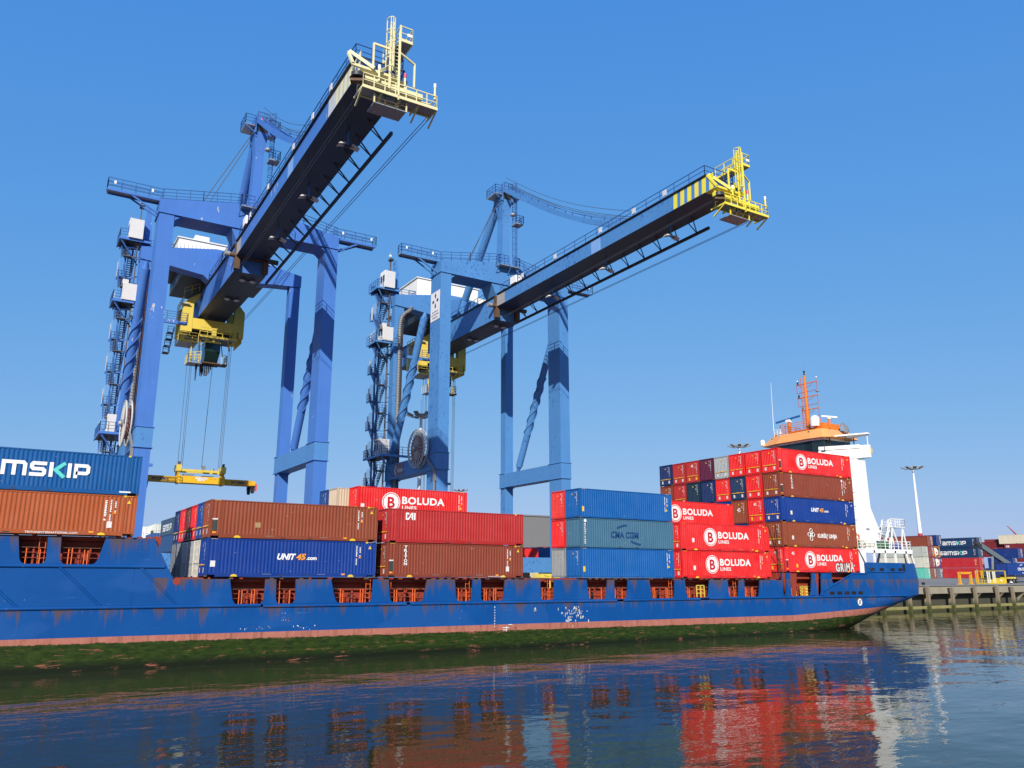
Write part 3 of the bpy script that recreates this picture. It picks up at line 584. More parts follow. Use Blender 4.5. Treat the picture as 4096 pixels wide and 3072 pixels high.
    for i, z in enumerate(zs):
        ld = MB(); ld.box(xo, xi, 46.9, 48.0, z - .1, z, TRD); ld.bar((xo, 46.9, z - .12), (xo, 48.0, z - .12), .1, .26, blue); ld.bar((xo, 46.9, z - .12), (xi, 46.9, z - .12), .08, .2, blue)
        ld.rail([(xo, 46.9, z), (xo, 48.0, z), (xi, 48.0, z)], RAIL, 1.15, .6, .04, 2); B(ld, 'stair_landing')
        if i < len(zr):
            za_ = zr[i]; ld = MB(); ld.box(xo + .3, xi, 44.3, 45.1, za_ - .1, za_, TRD); ld.rail([(xo + .3, 45.1, za_), (xo + .3, 44.3, za_), (xi, 44.3, za_)], RAIL, 1.1, .6, .035, 2); B(ld, 'stair_landing')
            for (ya_, z0_), (yb_, z1_), xx in (((46.9, z), (45.1, za_), -12.65), ((45.1, za_), (46.9, zs[i + 1]), -11.8)):
                st = MB()
                for k in (0, .75): st.bar((xx + k, ya_, z0_ - .12), (xx + k, yb_, z1_ - .12), .06, .28, blue)
                for k in range(9): u = (k + .5) / 9; st.box(xx, xx + .75, ya_ + (yb_ - ya_) * u - .13, ya_ + (yb_ - ya_) * u + .13, z0_ + (z1_ - z0_) * u - .04, z0_ + (z1_ - z0_) * u, TRD)
                for k in (0, .75): st.rail([(xx + k, ya_, z0_), (xx + k, yb_, z1_)], RAIL, 1.0, .6, .035, 1)
                B(st, 'stair_flight')
    for x_, y_ in ((-12.0, 46.95), (-11.1, 48.0)):
        b = MB(); b.bar((x_, y_, 6), (x_, y_, 48.9), .24, .24, blue); B(b, 'stair_column')
    b = MB()
    for z in zs: b.bar((-12.0, 46.9, z - .3), (-10.3, 44.9, z - .3), .12, .16, blue)
    for z in zr: b.bar((-11.4, 44.4, z - .2), (-10.3, 44.6, z - .2), .12, .14, blue)
    B(b, 'stair_bracket')
    gp = bpy.data.materials.get('wind_screen') or screen_mat()
    for i, z in enumerate(zs[1:8]):
        b = MB(); b.box(-12.8, -12.77, 46.85, 47.4, z - .1, z + 1.9, CABWHITE); B(b, 'wind_screen')
        b = MB(); b.box(-12.74, -12.71, 45.5, 46.85, z + .5, z + 2.3, gp); B(b, 'wind_screen')
    for y_ in (44.95, 45.3):
        b = MB(); b.bar((-10.85, y_, 8), (-10.85, y_, 54.2), .09, .09, CRUST)
        if y_ < 45:
            for k in range(62): z = 8.4 + k * .75; b.bar((-10.85, 44.95, z), (-10.85, 45.3, z + (.35 if k % 2 else 0)), .06, .06, STEEL)
            for k in range(12): b.bar((-10.85, 45.0, 10 + k * 3.7), (-10.2, 44.8, 10 + k * 3.7), .1, .1, DARK)
        B(b, 'elevator_rail')
    b = MB(); b.box(-11.1, -10.5, 44.7, 45.5, 54.0, 54.3, DARK); b.tube((-11, 45.0, 54.3), (-11, 45.0, 55.4), .05, STEEL, 5); b.box(-11.15, -10.85, 44.85, 45.15, 54.6, 54.9, WHITE); B(b, 'elevator_head')
    for zc, h in ((49.25, 2.65), (40.75, 2.2), (23.15, 2.65)):
        b = MB(); b.box(-12.1, -10.45, 44.0, 45.9, zc, zc + h, CABWHITE); b.box(-12.13, -12.07, 43.97, 45.93, zc - .03, zc + h + .03, WHITE); cbx = B(b, 'equipment_cabin')
        for k in (0, .9): b = MB(); b.box(-12.15, -12.12, 44.2 + k, 44.85 + k, zc + .9, zc + 2.0, GLASSY); B(b, 'window', cbx)
    b = MB(); b.box(-12.2, -11.5, 44.2, 45.2, 42.95, 43.5, CABWHITE); B(b, 'cabin_cooler')
    for z, y0_, y1_, xe in ((49.2, 44.4, 48.0, -9.4), (40.65, 44.2, 48.0, -10.6), (23.05, 40.6, 47.4, -10.8)):
        b = MB(); b.box(-13.1, xe, y0_, y1_, z - .14, z - .02, DARK); b.bar((-13.1, y0_, z - .1), (xe, y0_, z - .1), .12, .3, blue); b.bar((-13.1, y0_, z - .1), (-13.1, y1_, z - .1), .12, .3, blue)
        b.rail([(-12.2, y0_, z), (-13.1, y0_, z), (-13.1, y1_, z)], RAIL, 1.2, .9, .042, 2); b.bar((-13.0, y0_ + .1, z - .2), (-10.6, y0_ + 1.5, z - 3.0), .14, .14, blue)
        if z < 30: b.rail([(-12.2, y0_, z), (xe, y0_, z)], RAIL, 1.2, .7, .042, 2); b.box(-10.8, -8.0, 40.6, 41.6, z - .14, z - .02, DARK); b.bar((-10.8, 40.6, z - .1), (-8.0, 40.6, z - .1), .12, .3, blue); b.rail([(-10.8, 40.6, z), (-8.0, 40.6, z)], RAIL, 1.2, .9, .042, 2)
        B(b, 'cabin_platform')
    b = MB(); b.box(-9.0, -3.85, 44.95, 46.0, 39.0, 39.1, STEEL); b.bar((-9.0, 44.95, 39.0), (-3.85, 44.95, 39.0), .12, .45, blue); b.rail([(-9.0, 44.95, 39.1), (-3.85, 44.95, 39.1), (-3.85, 46.0, 39.1)], RAIL, 1.3, 1.2, .042, 3); B(b, 'trolley_gallery')
    b = MB(); b.bar((-11.0, 44.3, 38.3), (-10.4, 44.6, 38.9), .6, .1, TRD); b.box(-10.9, -9.0, 45.0, 46.0, 38.98, 39.08, TRD); B(b, 'gallery_link')
    # cable chain
    b = MB(); cp = [(-9.8, 43.1, 9 + i * 1.2) for i in range(29)] + [(-9.75, 43.1, 43.6), (-9.55, 43.1, 44.5), (-9.1, 43.05, 45.15), (-8.6, 43.0, 45.45), (-8.2, 43.0, 45.9), (-8.1, 43.0, 46.3)]
    b.path(cp, .26, GREY, 8); b.path([(x + .42, y - .1, z) for x, y, z in cp[:-2]], .07, CRUST, 5); b.path([(x + .2, y - .32, z) for x, y, z in cp], .05, ROPE, 4)
    for i in range(0, len(cp) - 1):
        p = Vector(cp[i]); e = Vector(cp[i + 1])
        for u in (0, .33, .66): c = p + (e - p) * u; b.ring(c, e - p, .31, .045, STEEL, 10, 3)
    B(b, 'cable_chain')
    # cable reel on the sill
    REELG = plain('reel_light_grey', (.50, .50, .47), .5)
    b = MB(); c = Vector((-11.15, 32.65, 22.9))
    for x in (-.28, .28):
        b.ring(c + Vector((x, 0, 0)), (1, 0, 0), 2.55, .09, REELG, 36, 5); b.ring(c + Vector((x, 0, 0)), (1, 0, 0), 2.25, .05, REELG, 36, 4)
        for k in range(24): t = k * math.pi / 12; b.bar(c + Vector((x, .35 * math.cos(t), .35 * math.sin(t))), c + Vector((x, 2.55 * math.cos(t), 2.55 * math.sin(t))), .09, .05, REELG)
    b.tube(c - Vector((.22, 0, 0)), c + Vector((.22, 0, 0)), 1.75, plain('cable_winding', (.26, .11, .09), .7), 32); b.tube(c - Vector((.55, 0, 0)), c + Vector((.6, 0, 0)), .38, GREY, 16); b.tube(c - Vector((.75, 0, 0)), c - Vector((.5, 0, 0)), .22, REELG, 12)
    B(b, 'cable_reel')
    b = MB(); b.bar((-10.9, 30.6, 21.5), (-10.7, 28.3, 19.6), .2, .3, GREY); b.box(-10.9, -10.6, 28.0, 28.5, 18.2, 19.6, GREY); b.path([(-10.8, 28.2, 18.2), (-10.8, 28.2, 9)], .12, GREY, 6); b.path([(-10.6, 28.2, 18.2), (-10.6, 28.2, 9)], .06, CRUST, 5); b.bar((-9, 28, 17.9), (-8.6, 28, 17.9), .3, .3, blue); B(b, 'cable_guide')
    if extras.get('leg_sign'):
        b = MB(); xs = -10.58; ink = plain('sign_dark_green', (.012, .04, .04), .5); F = ((0, -1, 0), (0, 0, 1))
        b.box(xs - .02, xs, 28.1, 30.85, 40.1, 44.2, plain('sign_white', (.72, .70, .70), .5, var=.03))
        for (dy, dz), rot in (((0, .85), 0), ((-.62, .1), -90), ((.62, .1), 90), ((0, -.62), 180)):
            cy, cz = 29.45, 42.75; poly = [(0, .42), (.26, .02), (.17, -.06), (.11, -.38), (-.11, -.38), (-.17, -.06), (-.26, .02)]
            if rot in (90, -90): poly = [(0, .34), (.26, 0), (.15, -.3), (-.15, -.3), (-.26, 0)]
            a = R(rot); vs = [(xs - .026, cy + dy - (u * math.cos(a) + v * math.sin(a)) * 1, cz + dz + (-u * math.sin(a) + v * math.cos(a))) for u, v in poly]
            b.add(vs, [tuple(range(len(vs)))], ink)
        for t_, z, wd in (('MATRANS', 41.2, 1.7), ('ROTTERDAM', 40.78, 2.1), ('TERMINAL', 40.36, 1.75)): put_text(b, t_, xs - .026, 29.45 + wd / 2, z, .26, ink, .02, width=wd, frame=F)
        B(b, 'terminal_sign')
    return rt
def screen_mat():
    m, n, l, b, co = base('wind_screen'); b.inputs['Base Color'].default_value = (.45, .48, .5, 1); b.inputs['Roughness'].default_value = .2; b.inputs['Alpha'].default_value = .2
    return m
crane(4.62, 'royal blue gantry crane on the left with cream boom tip and spreader lowered', 0, .15, CR_BLUE_PURE, CR_BLUE_PURE, dict(yaw=.018, tip_dx=-.75, tip_paint=CR_CREAM, pale_tip=True, monitor=True, house_top=51.3, spreader_z=18.4))
crane(40.3, 'light blue gantry crane on the right with yellow striped boom tip', 0, .2, CR_BLUE, CR_BLUE, dict(tip_paint=CR_LEMON, leg_sign=True, sill_sign=True))
# ---------------------------------------------------------------- spreader hanging from the left crane
SP = Vector((4.9, 49.4, 17.4)); s = root('container_spreader', 'yellow telescopic container spreader hanging on ropes below the left crane', 'spreader', SP)
SY = worn('spreader_yellow', (.74, .42, .02), None, rust=.35, streak=.3); SYD = worn('spreader_arm_yellow', (.52, .30, .02), None, rust=.5, streak=.5); INK = plain('navy_lettering', (.02, .02, .10), .5)
b = MB(); b.box(-2.9, 2.9, -.9, -.45, .95, 1.85, SY); b.box(-2.9, 2.9, .45, .9, .95, 1.85, SY)
for x in (-2.95, 2.75): b.box(x, x + .3, -.97, .97, .85, 1.95, SY)
b.box(-2.2, -.9, -.6, .6, 1.85, 2.15, GREY); b.box(.1, 1.6, -.5, .5, 1.85, 2.0, DARK); b.build('main_frame', s)
b = MB(); b.box(-.75, .75, -.915, -.905, 1.52, 1.72, WHITE); b.box(-.45, .4, -.915, -.905, 1.28, 1.48, WHITE); put_text(b, 'WATERZIJDE', -.65, -.92, 1.56, .12, GREY, .01, width=1.3); put_text(b, '321008', -.32, -.92, 1.32, .12, GREY, .01, width=.6); put_text(b, 'SWL 41.0T', 1.0, -.906, 1.55, .11, CRUST, .0, width=1.0); b.build('nameplate', s)
for sg in (-1, 1):
    b = MB(); b.box(*sorted((sg * 2.95, sg * 6.75)), -.75, -.35, 1.0, 1.72, SYD); b.box(*sorted((sg * 2.95, sg * 6.75)), .35, .75, 1.0, 1.72, SYD); b.box(*sorted((sg * 6.6, sg * 7.05)), -1.2, 1.2, 1.0, 1.6, SY)
    a = b.build('telescopic_arm', s)
    b = MB(); put_text(b, 'BROMMA', -6.1 if sg < 0 else 3.9, -.757, 1.17, .38, INK, .025, .12, width=1.95); b.build('lettering', a)
    for y in (-1.1, 1.1):
        b = MB(); b.prism([(sg * 6.5, 1.0), (sg * 7.0, 1.0), (sg * 6.95, -.05), (sg * 6.62, -.05)], y - .18, y + .18, BLACK); b.build('flipper', a)
        b = MB(); b.box(*sorted((sg * 7.08, sg * 7.3)), y - .15, y + .15, .25, 1.25, plain('flipper_orange', (.75, .08, .02), .5)); b.build('flipper', a)
b = MB()
for y in (-.8, .8): b.bar((-2.9, y, 2.6), (2.9, y, 2.6), .2, .3, CR_YEL)
for x in (-2.9, 2.8): b.box(x - .3, x + .3, -1.0, 1.0, 2.45, 3.3, CR_YEL); b.tube((x, -.6, 3.3), (x, -.6, 3.75), .16, CRUST, 8); b.tube((x + .2, .6, 3.3), (x + .2, .6, 3.75), .16, CRUST, 8); b.bar((x, -.7, 1.9), (x, -.7, 2.5), .3, .3, SYD); b.bar((x, .7, 1.9), (x, .7, 2.5), .3, .3, SYD)
b.box(.15, .55, -.3, .3, 2.7, 3.4, GREY); b.tube((1.5, 0, 2.75), (1.5, 0, 3.1), .25, STEEL, 10); b.build('headblock', s)
# ================================================================ CONTAINER SHIP (ship axes: x aft, y to port, z up; trimmed 0.27 degrees)
TRIM = R(0.27)
ship = root('container_ship', 'long blue container ship with rust streaks and green weed along the waterline', 'container ship', (0, 0, 0), (0, TRIM, 0))
def SB(mb, name, par=None): return mb.build(name, par or ship)
def hull_mat(zfun=True):
    m, n, l, b, co = base('ship_hull_paint')
    sx = n.new('ShaderNodeSeparateXYZ'); l.new(co, sx.inputs[0]); X, Z = sx.outputs[0], sx.outputs[2]
    f = noise(n, l, co, 0.35, 6, 0.6)
    c = mixc(n, l, f, (0.0030, 0.050, 0.20), (0.0055, 0.075, 0.28))
    pz = noise(n, l, co, 0.13, 2, 0.5, 1, 1, 1.6)      # repainted panels
    c = mixc(n, l, ramp(n, l, pz, [(0.53, 0.0), (0.56, 0.4)]), c, (0.018, 0.085, 0.28))
    sc_ = noise(n, l, co, 1.6, 5, 0.75, 0.22, 1, 2.2)
    c = mixc(n, l, mth(n, l, 'MULTIPLY', ramp(n, l, sc_, [(0.64, 0.0), (0.70, 1.0)]), 0.35), c, (0.10, 0.22, 0.42))
    # rust running down from the rail (z 4.2) and from the bulwark tops (z 6.2 / 9.1)
    s1 = noise(n, l, co, 0.75, 3, 0.6, 1, 1, 0.03); s2 = noise(n, l, co, 2.6, 4, 0.7, 1, 1, 0.10)
    stv = mth(n, l, 'ADD', mth(n, l, 'MULTIPLY', s1, 0.7), mth(n, l, 'MULTIPLY', s2, 0.45))
    def below(top, length):   # 1 at top, falling to 0
        a = mth(n, l, 'SUBTRACT', top, Z); u = mth(n, l, 'DIVIDE', a, length)
        return mth(n, l, 'MULTIPLY', mth(n, l, 'SUBTRACT', 1.0, u, True), mth(n, l, 'GREATER_THAN', a, -0.02))
    xm = mth(n, l, 'GREATER_THAN', X, -6.9); xf = mth(n, l, 'LESS_THAN', X, -4.9)
    for top, ln, lo, msk in ((4.12, 1.9, 0.60, None), (6.25, 2.0, 0.56, xm), (9.15, 2.3, 0.54, xf)):
        k = mth(n, l, 'ADD', stv, mth(n, l, 'MULTIPLY', mth(n, l, 'SUBTRACT', below(top, ln), 1.0), 0.22))
        k = mth(n, l, 'MULTIPLY', ramp(n, l, k, [(lo - 0.07, 0.0), (lo + 0.04, 1.0)]), mth(n, l, 'POWER', below(top, ln), 0.6))
        k = mth(n, l, 'MULTIPLY', k, msk) if msk else k
        c = mixc(n, l, mth(n, l, 'MULTIPLY', k, 0.8), c, mixc(n, l, s2, (0.045, 0.055, 0.035), (0.155, 0.062, 0.022)))
    # paint knocked off down to primer in patches near x 2..8 and x 29..34
    ch = noise(n, l, co, 3.6, 6, 0.7, 1.0, 1, 0.6); zone = noise(n, l, co, 0.17, 2, 0.5)
    kk = mth(n, l, 'ADD', ch, mth(n, l, 'MULTIPLY', mth(n, l, 'SUBTRACT', zone, 0.5), 0.5))
    c = mixc(n, l, ramp(n, l, kk, [(0.745, 0.0), (0.765, 0.9)]), c, mixc(n, l, s2, (0.62, 0.55, 0.42), (0.30, 0.14, 0.07)))
    # boot top
    rise = mth(n, l, 'MULTIPLY', mth(n, l, 'MAXIMUM', mth(n, l, 'SUBTRACT', X, 62.0), 0.0), 0.04)
    zb = mth(n, l, 'SUBTRACT', Z, rise)
    p1 = noise(n, l, co, 1.3, 5, 0.7); pink = mixc(n, l, p1, (0.27, 0.075, 0.052), (0.46, 0.20, 0.15))
    pink = mixc(n, l, mth(n, l, 'MULTIPLY', ramp(n, l, s2, [(0.5, 0.0), (0.7, 1.0)]), 0.6), pink, (0.12, 0.05, 0.025))
    c = mixc(n, l, mth(n, l, 'LESS_THAN', zb, 2.24), c, pink)
    # weed: irregular upper edge near z 1.55, dark towards the water, red showing through
    e1 = noise(n, l, co, 0.9, 6, 0.75, 0.6, 1, 1.4); edge = mth(n, l, 'ADD', mth(n, l, 'SUBTRACT', 1.54, mth(n, l, 'MULTIPLY', X, 0.0035)), mth(n, l, 'ADD', mth(n, l, 'MULTIPLY', e1, 0.34), mth(n, l, 'MULTIPLY', noise(n, l, co, 4.5, 4, 0.7, 1, 1, 0.2), 0.22)))
    g1 = noise(n, l, co, 3.0, 6, 0.75, 0.35, 1, 1.5)
    weed = mixc(n, l, ramp(n, l, g1, [(0.35, 0.0), (0.65, 1.0)]), (0.006, 0.016, 0.002), (0.032, 0.055, 0.008))
    lowk = ramp(n, l, mth(n, l, 'ADD', zb, mth(n, l, 'MULTIPLY', e1, 0.4)), [(0.45, 1.0), (1.0, 0.0)])
    weed = mixc(n, l, lowk, weed, (0.007, 0.011, 0.004))
    h1 = noise(n, l, co, 1.5, 7, 0.8, 0.28, 1, 2.2)
    weed = mixc(n, l, ramp(n, l, h1, [(0.575, 0.0), (0.625, 0.85)]), weed, mixc(n, l, g1, (0.22, 0.06, 0.035), (0.36, 0.15, 0.10)))
    wk = ramp(n, l, mth(n, l, 'SUBTRACT', edge, zb), [(0.0, 0.0), (0.06, 1.0)])
    c = mixc(n, l, wk, c, weed)
    l.new(c, b.inputs['Base Color']); b.inputs['Roughness'].default_value = 0.42; b.inputs['Specular IOR Level'].default_value = 0.2
    bp = n.new('ShaderNodeBump'); bp.inputs['Strength'].default_value = 0.35; bp.inputs['Distance'].default_value = 0.12
    l.new(noise(n, l, co, 0.45, 3, 0.5), bp.inputs['Height']); l.new(bp.outputs[0], b.inputs['Normal'])
    return m
HULL = hull_mat(); YC = 10.65
def interp(tab, x):
    if x <= tab[0][0]: return tab[0][1:]
    for a, b_ in zip(tab, tab[1:]):
        if x <= b_[0]:
            u = (x - a[0]) / (b_[0] - a[0]); return [p + (q_ - p) * u for p, q_ in zip(a[1:], b_[1:])]
    return tab[-1][1:]
# station table: x, half breadth at deck, z of keel, z where the side becomes vertical, fullness
ST = [(-62, .3, -1.5, 6.5, 1.3), (-52, 4.6, -3, 6.5, 1.5), (-40, 8.4, -4, 6, 2.0), (-30, 10.2, -4, 4.5, 3), (-22, 10.65, -4, 2.0, 5), (-10, 10.65, -4, -1.5, 7), (40, 10.65, -4, -1.8, 7), (52, 10.65, -4, 0.0, 5), (60, 10.65, -4, 1.4, 3.6), (68, 10.65, -2.6, 2.6, 3.0), (74, 10.65, -.9, 3.5, 2.8), (79, 10.62, .8, 4.1, 2.6), (83, 10.58, 2.1, 4.3, 2.5), (86.2, 10.4, 3.1, 4.45, 2.4), (87.8, 9.9, 3.6, 4.6, 2.3), (88.5, 9.2, 3.85, 4.8, 2.3), (88.85, 8.0, 4.0, 5.0, 2.3)]
def section(x, n=14):
    B, zk, zf, p = interp(ST, x); out = []
    for i in range(n + 1):
        u = 1 - (1 - i / n) ** 1.6; out.append((B * (1 - (1 - u) ** p) ** (1 / p) if u < 1 else B, zk + (zf - zk) * u))
    return out, B
xs = [-62, -58, -54, -50, -46, -42, -38, -34, -30, -26, -22, -16, -10, -8.22, -8.18, 0, 10, 20, 30, 40, 46, 52, 56, 60, 64, 68, 71, 74, 76.5, 79, 81, 83, 84.4, 85.6, 86.6, 87.4, 88.0, 88.4, 88.7, 88.85]
def topz(x): return 7.12 if x < -7 else (4.25 if x < 67.5 else 8.36)
hb = MB(); rows = []
for x in xs:
    sec, B = section(x); zt = 7.05 if x < -8.2 else 4.28
    zl = sec[-1][1]; sec = sec + [(B, zl + (max(zt, zl + .05) - zl) * k / 3) for k in (1, 2, 3)]; rows.append(sec)
m_ = len(rows[0])
vs = []; fs = []
for x, sec in zip(xs, rows):
    for y, z in sec: vs.append((x, YC - y, z))
for i in range(len(xs) - 1):
    for j in range(m_ - 1): a = i * m_ + j; fs.append((a, a + m_, a + m_ + 1, a + 1))
hb.add(vs, fs, HULL, True)
hb.add([(x, 2 * YC - y, z) for x, y, z in vs], [tuple(reversed(f)) for f in fs], HULL, True)
k = (len(xs) - 1) * m_; hb.add([vs[k + j] for j in range(m_)] + [(vs[k + j][0], 2 * YC - vs[k + j][1], vs[k + j][2]) for j in range(m_)], [(j, j + 1, m_ + j + 1, m_ + j) for j in range(m_ - 1)], HULL, True)
hull = SB(hb, 'hull')
# ---- bulwark teeth with rounded openings, built as the solid between openings
OP = [(-1.44, 1.26, -1.10, 1.25), (2.10, 3.67, 2.18, 3.73), (6.57, 10.25, 7.03, 10.16), (11.63, 15.22, 11.81, 14.91), (17.93, 19.74, 18.11, 19.68), (20.58, 23.12, 20.61, 23.01), (27.0, 28.62, 27.05, 28.6), (32.43, 35.04, 32.67, 34.84), (35.87, 37.65, 35.85, 37.46), (40.44, 43.98, 40.65, 43.82), (45.33, 48.98, 45.49, 48.67), (51.63, 53.46, 51.77, 53.26), (54.26, 56.8, 54.15, 56.52)]
def teeth(ops, xa, xb, zlo, zhi, mb, end_poly=None):
    r = .38; zb_ = zlo
    edges = []
    for t0, t1, b0, b1 in ops:
        L = [(t0, zhi), (b0 - (b0 - t0) * .12, zb_ + r)] + [(b0 + r * (1 - math.cos(R(a))) * .9, zb_ + r * (1 - math.sin(R(a)))) for a in (30, 60, 90)]
        Rr = [(b1 - r * (1 - math.cos(R(a))) * .9, zb_ + r * (1 - math.sin(R(a)))) for a in (90, 60, 30)] + [(b1 + (t1 - b1) * .12, zb_ + r), (t1, zhi)]
        edges.append((L, Rr))
    prev = [(xa, zb_), (xa, zhi)]
    for L, Rr in edges + [(None, None)]:
        if L is None: poly = prev + [(xb, zhi), (xb, zb_)] if end_poly is None else prev + end_poly
        else: poly = prev + L
        poly = [(x, z) for x, z in poly]
        mb.prism(poly, 0.0, 0.16, HULL, 'y')
        if Rr: prev = list(Rr)
b = MB(); b.box(-7, 68, .0, .16, 4.1, 4.33, HULL); teeth(OP, -5.0, 60.4, 4.32, 6.2, b); SB(b, 'bulwark')
b = MB(); teeth([(60.53, 61.25, 60.5, 60.98), (61.89, 65.77, 61.77, 65.3), (66.26, 67.46, 66.5, 67.2)], 60.42, 67.55, 4.42, 6.98, b)
b.prism([(67.56, 4.42), (67.56, 6.98), (69.25, 6.98), (69.29, 6.08), (69.56, 5.74), (73.2, 6.93), (76.0, 6.93), (76.0, 8.36), (84.0, 8.36), (84.0, 4.3), (67.56, 4.3)], 0.0, .16, HULL, 'y'); SB(b, 'quarter_bulwark')
b = MB(); teeth([(-15.71, -13.95, -15.46, -13.88), (-13.12, -10.3, -13.04, -10.7)], -22, -6.9, 7.2, 9.08, b, [(-7.07, 9.08), (-5.44, 6.05), (-5.0, 6.2), (-5.0, 4.3), (-8.2, 4.3), (-8.2, 7.2)]); b.box(-22, -8.2, .0, .16, 7.0, 7.2, HULL); SB(b, 'forecastle_bulwark')
# stern bulwark wrapping round the transom, and the mooring deck house above it
def ring_pts(z, inset=0.0):
    pts = []
    for x in (76, 80, 83, 84.4, 85.6, 86.6, 87.4, 88.0, 88.4, 88.7, 88.85):
        B = interp(ST, x)[0] - inset; pts.append((x - (inset if x > 86 else 0), YC - B, z))
    return pts + [(x, 2 * YC - y, z) for x, y, z in reversed(pts)]
lo, md, hi = ring_pts(4.28), ring_pts(6.1), ring_pts(8.36); n_ = len(lo)
b = MB(); k = n_ - 4; push = lambda x, d: x + d * max(0.0, min(1.0, (x - 83.5) / 2))
b.add([p for p in lo[2:-2]] + [(push(x, .28), y, z) for x, y, z in md[2:-2]] + [(push(x, -.25), y, z) for x, y, z in hi[2:-2]], [(j * k + i, j * k + i + 1, (j + 1) * k + i + 1, (j + 1) * k + i) for j in (0, 1) for i in range(k - 1)], HULL, True)
SB(b, 'stern_bulwark')
for x0, x1, z in ((-60, -6.2, 7.06), (-60, 1.0, 4.22), (1.2, 13.3, 4.15), (13.65, 36.1, 4.16), (36.95, 47.4, 4.19), (48.75, 83.9, 4.24)): b = MB(); b.tube((x0, -.0, z), (x1, -.0, z), .13, HULL, 8); SB(b, 'fender_rail')
for p, q_ in (((-13.0, 7.0), (-10.05, 4.2)), ((-7.8, 7.0), (-4.95, 4.2)), ((-18.2, 7.0), (-15.15, 4.25)), ((67.5, 4.9), (73.3, 6.98)), ((73.3, 6.98), (76.1, 6.98)), ((76.1, 7.2), (83.9, 7.2))): b = MB(); b.tube((p[0], -.0, p[1]), (q_[0], -.0, q_[1]), .1, HULL, 8); SB(b, 'fender_rail')
SEAM = worn('hull_weld_rust', (.10, .05, .03), None, rust=.6)
for x, z0, z1 in ((64.2, 4.1, 2.3), (68.3, 5.3, 2.4), (71.5, 6.2, 2.6), (76.3, 6.9, 4.2), (80.9, 7.1, 4.4)): b = MB(); b.path([(x, -.012, z0), (x + .25, -.012, (z0 + z1) / 2), (x + .7, -.012, z1)], .022, SEAM, 4); SB(b, 'hull_seam')
b = MB()
for x, z in ((69.1, 4.65), (70.5, 4.65), (71.9, 4.65), (73.2, 4.65), (74.5, 4.65), (77.3, 7.48), (79.2, 7.49), (81.45, 7.5), (83.05, 7.5)):
    r_ = .2; pts = [(x + .28 + r_ * math.cos(R(a)), -.006, z + r_ * math.sin(R(a))) for a in range(-90, 91, 30)] + [(x - .28 + r_ * math.cos(R(a)), -.006, z + r_ * math.sin(R(a))) for a in range(90, 271, 30)]
    b = MB(); b.add(pts, [tuple(range(len(pts)))], BLACK); SB(b, 'freeing_port')
b = MB(); b.disc((74.2, -.008, 3.55), (0, -1, 0), .42, WHITE, 24); b.disc((74.2, -.012, 3.55), (0, -1, 0), .38, WHITE, 24)
put_text(b, '8', 74.02, -.016, 3.32, .48, plain('navy_lettering', (.02, .02, .10), .5), .02); b.add([(73.95, -.016, 3.4), (74.0, -.016, 3.35), (74.45, -.016, 3.75), (74.4, -.016, 3.8)], [(0, 1, 2, 3)], BLACK); SB(b, 'tug_mark')
b = MB()
for i, t_ in enumerate('86420864'): put_text(b, t_, 22.0 - .0, -.006, 3.7 - i * .24, .14, WHITE, .02)
b.bar((22.9, -.01, 1.95), (23.6, -.01, 1.95), .02, .05, WHITE); b.bar((22.9, -.01, 1.75), (23.4, -.01, 1.75), .02, .05, WHITE); b.bar((23.3, -.01, 1.6), (23.3, -.01, 2.1), .02, .05, WHITE); b.bar((23.5, -.01, 2.2), (23.9, -.01, 2.2), .02, .05, WHITE); b.ring((24.2, -.01, 1.75), (0, 1, 0), .2, .03, CRUST, 16, 4); SB(b, 'draught_marks')
# white impact marks where the paint has been knocked off
rnd = random.Random(4); b = MB()
for cx, cz, sx_, sz_, n__ in ((31.0, 3.0, 1.6, .9, 46), (30.2, 2.8, .7, .7, 18), (26.4, 3.3, .12, .5, 7), (2.6, 3.25, .9, .4, 16), (0.6, 2.55, 1.5, .16, 14), (4.6, 2.5, 1.6, .16, 14), (31.2, 3.4, .25, .3, 14)):
    for i in range(n__):
        x = rnd.gauss(cx, sx_ * .5); z = max(1.9, min(3.95, rnd.gauss(cz, sz_ * .5))); w_ = rnd.uniform(.02, .085) * (.6 if cx < 10 else 1); h_ = rnd.uniform(.05, .22) * (.45 if cx < 10 else 1); k = rnd.randint(5, 8)
        pts = [(x + w_ * math.cos(2 * math.pi * j / k) * rnd.uniform(.5, 1), -.005, z + h_ * math.sin(2 * math.pi * j / k) * rnd.uniform(.5, 1)) for j in range(k)]; b.add(pts, [tuple(range(k))], (OFFW if rnd.random() < (.3 if cx < 10 else .8) else (STEEL if rnd.random() < .4 else CRUST)))
struct(SB(b, 'paint_scar'), 'stuff')
# ---- decks, coaming and side passage
b = MB(); b.box(-8, 75, .16, 2.2, 3.95, 4.1, SHIPRED); b.box(-60, -8, .16, 20, 6.9, 7.02, SHIPRED); b.box(74, 84, .2, 21, 6.6, 6.75, SHIPRED); b.box(84, 86.5, 1.5, 19.8, 6.6, 6.75, SHIPRED); SB(b, 'deck')
b = MB(); b.box(-8, 75, 1.7, 19.6, 4.1, 5.95, SHIPRED); b.box(-8, 75, 1.35, 19.9, 5.3, 5.42, SHIPRED); b.box(-8, 60.5, .9, 20.4, 5.95, 6.3, SHIPRED); b.box(60.5, 75, .9, 20.4, 6.3, 7.0, SHIPRED); b.box(60.5, 75, 1.7, 19.6, 5.95, 6.3, SHIPRED)
b.box(-24, -8, 1.6, 19.6, 7.0, 8.9, SHIPRED); b.box(-24, -8, .9, 20, 8.85, 9.15, SHIPRED); b.box(-24, -8, 1.3, 19.6, 8.3, 8.42, SHIPRED)
x = -7.4; k = 0
while x < 75: b.box(x, x + .14, 1.1, 1.7, 4.1, 5.3, SHIPRED); x += 1.9 + .7 * (k % 3 == 1); k += 1
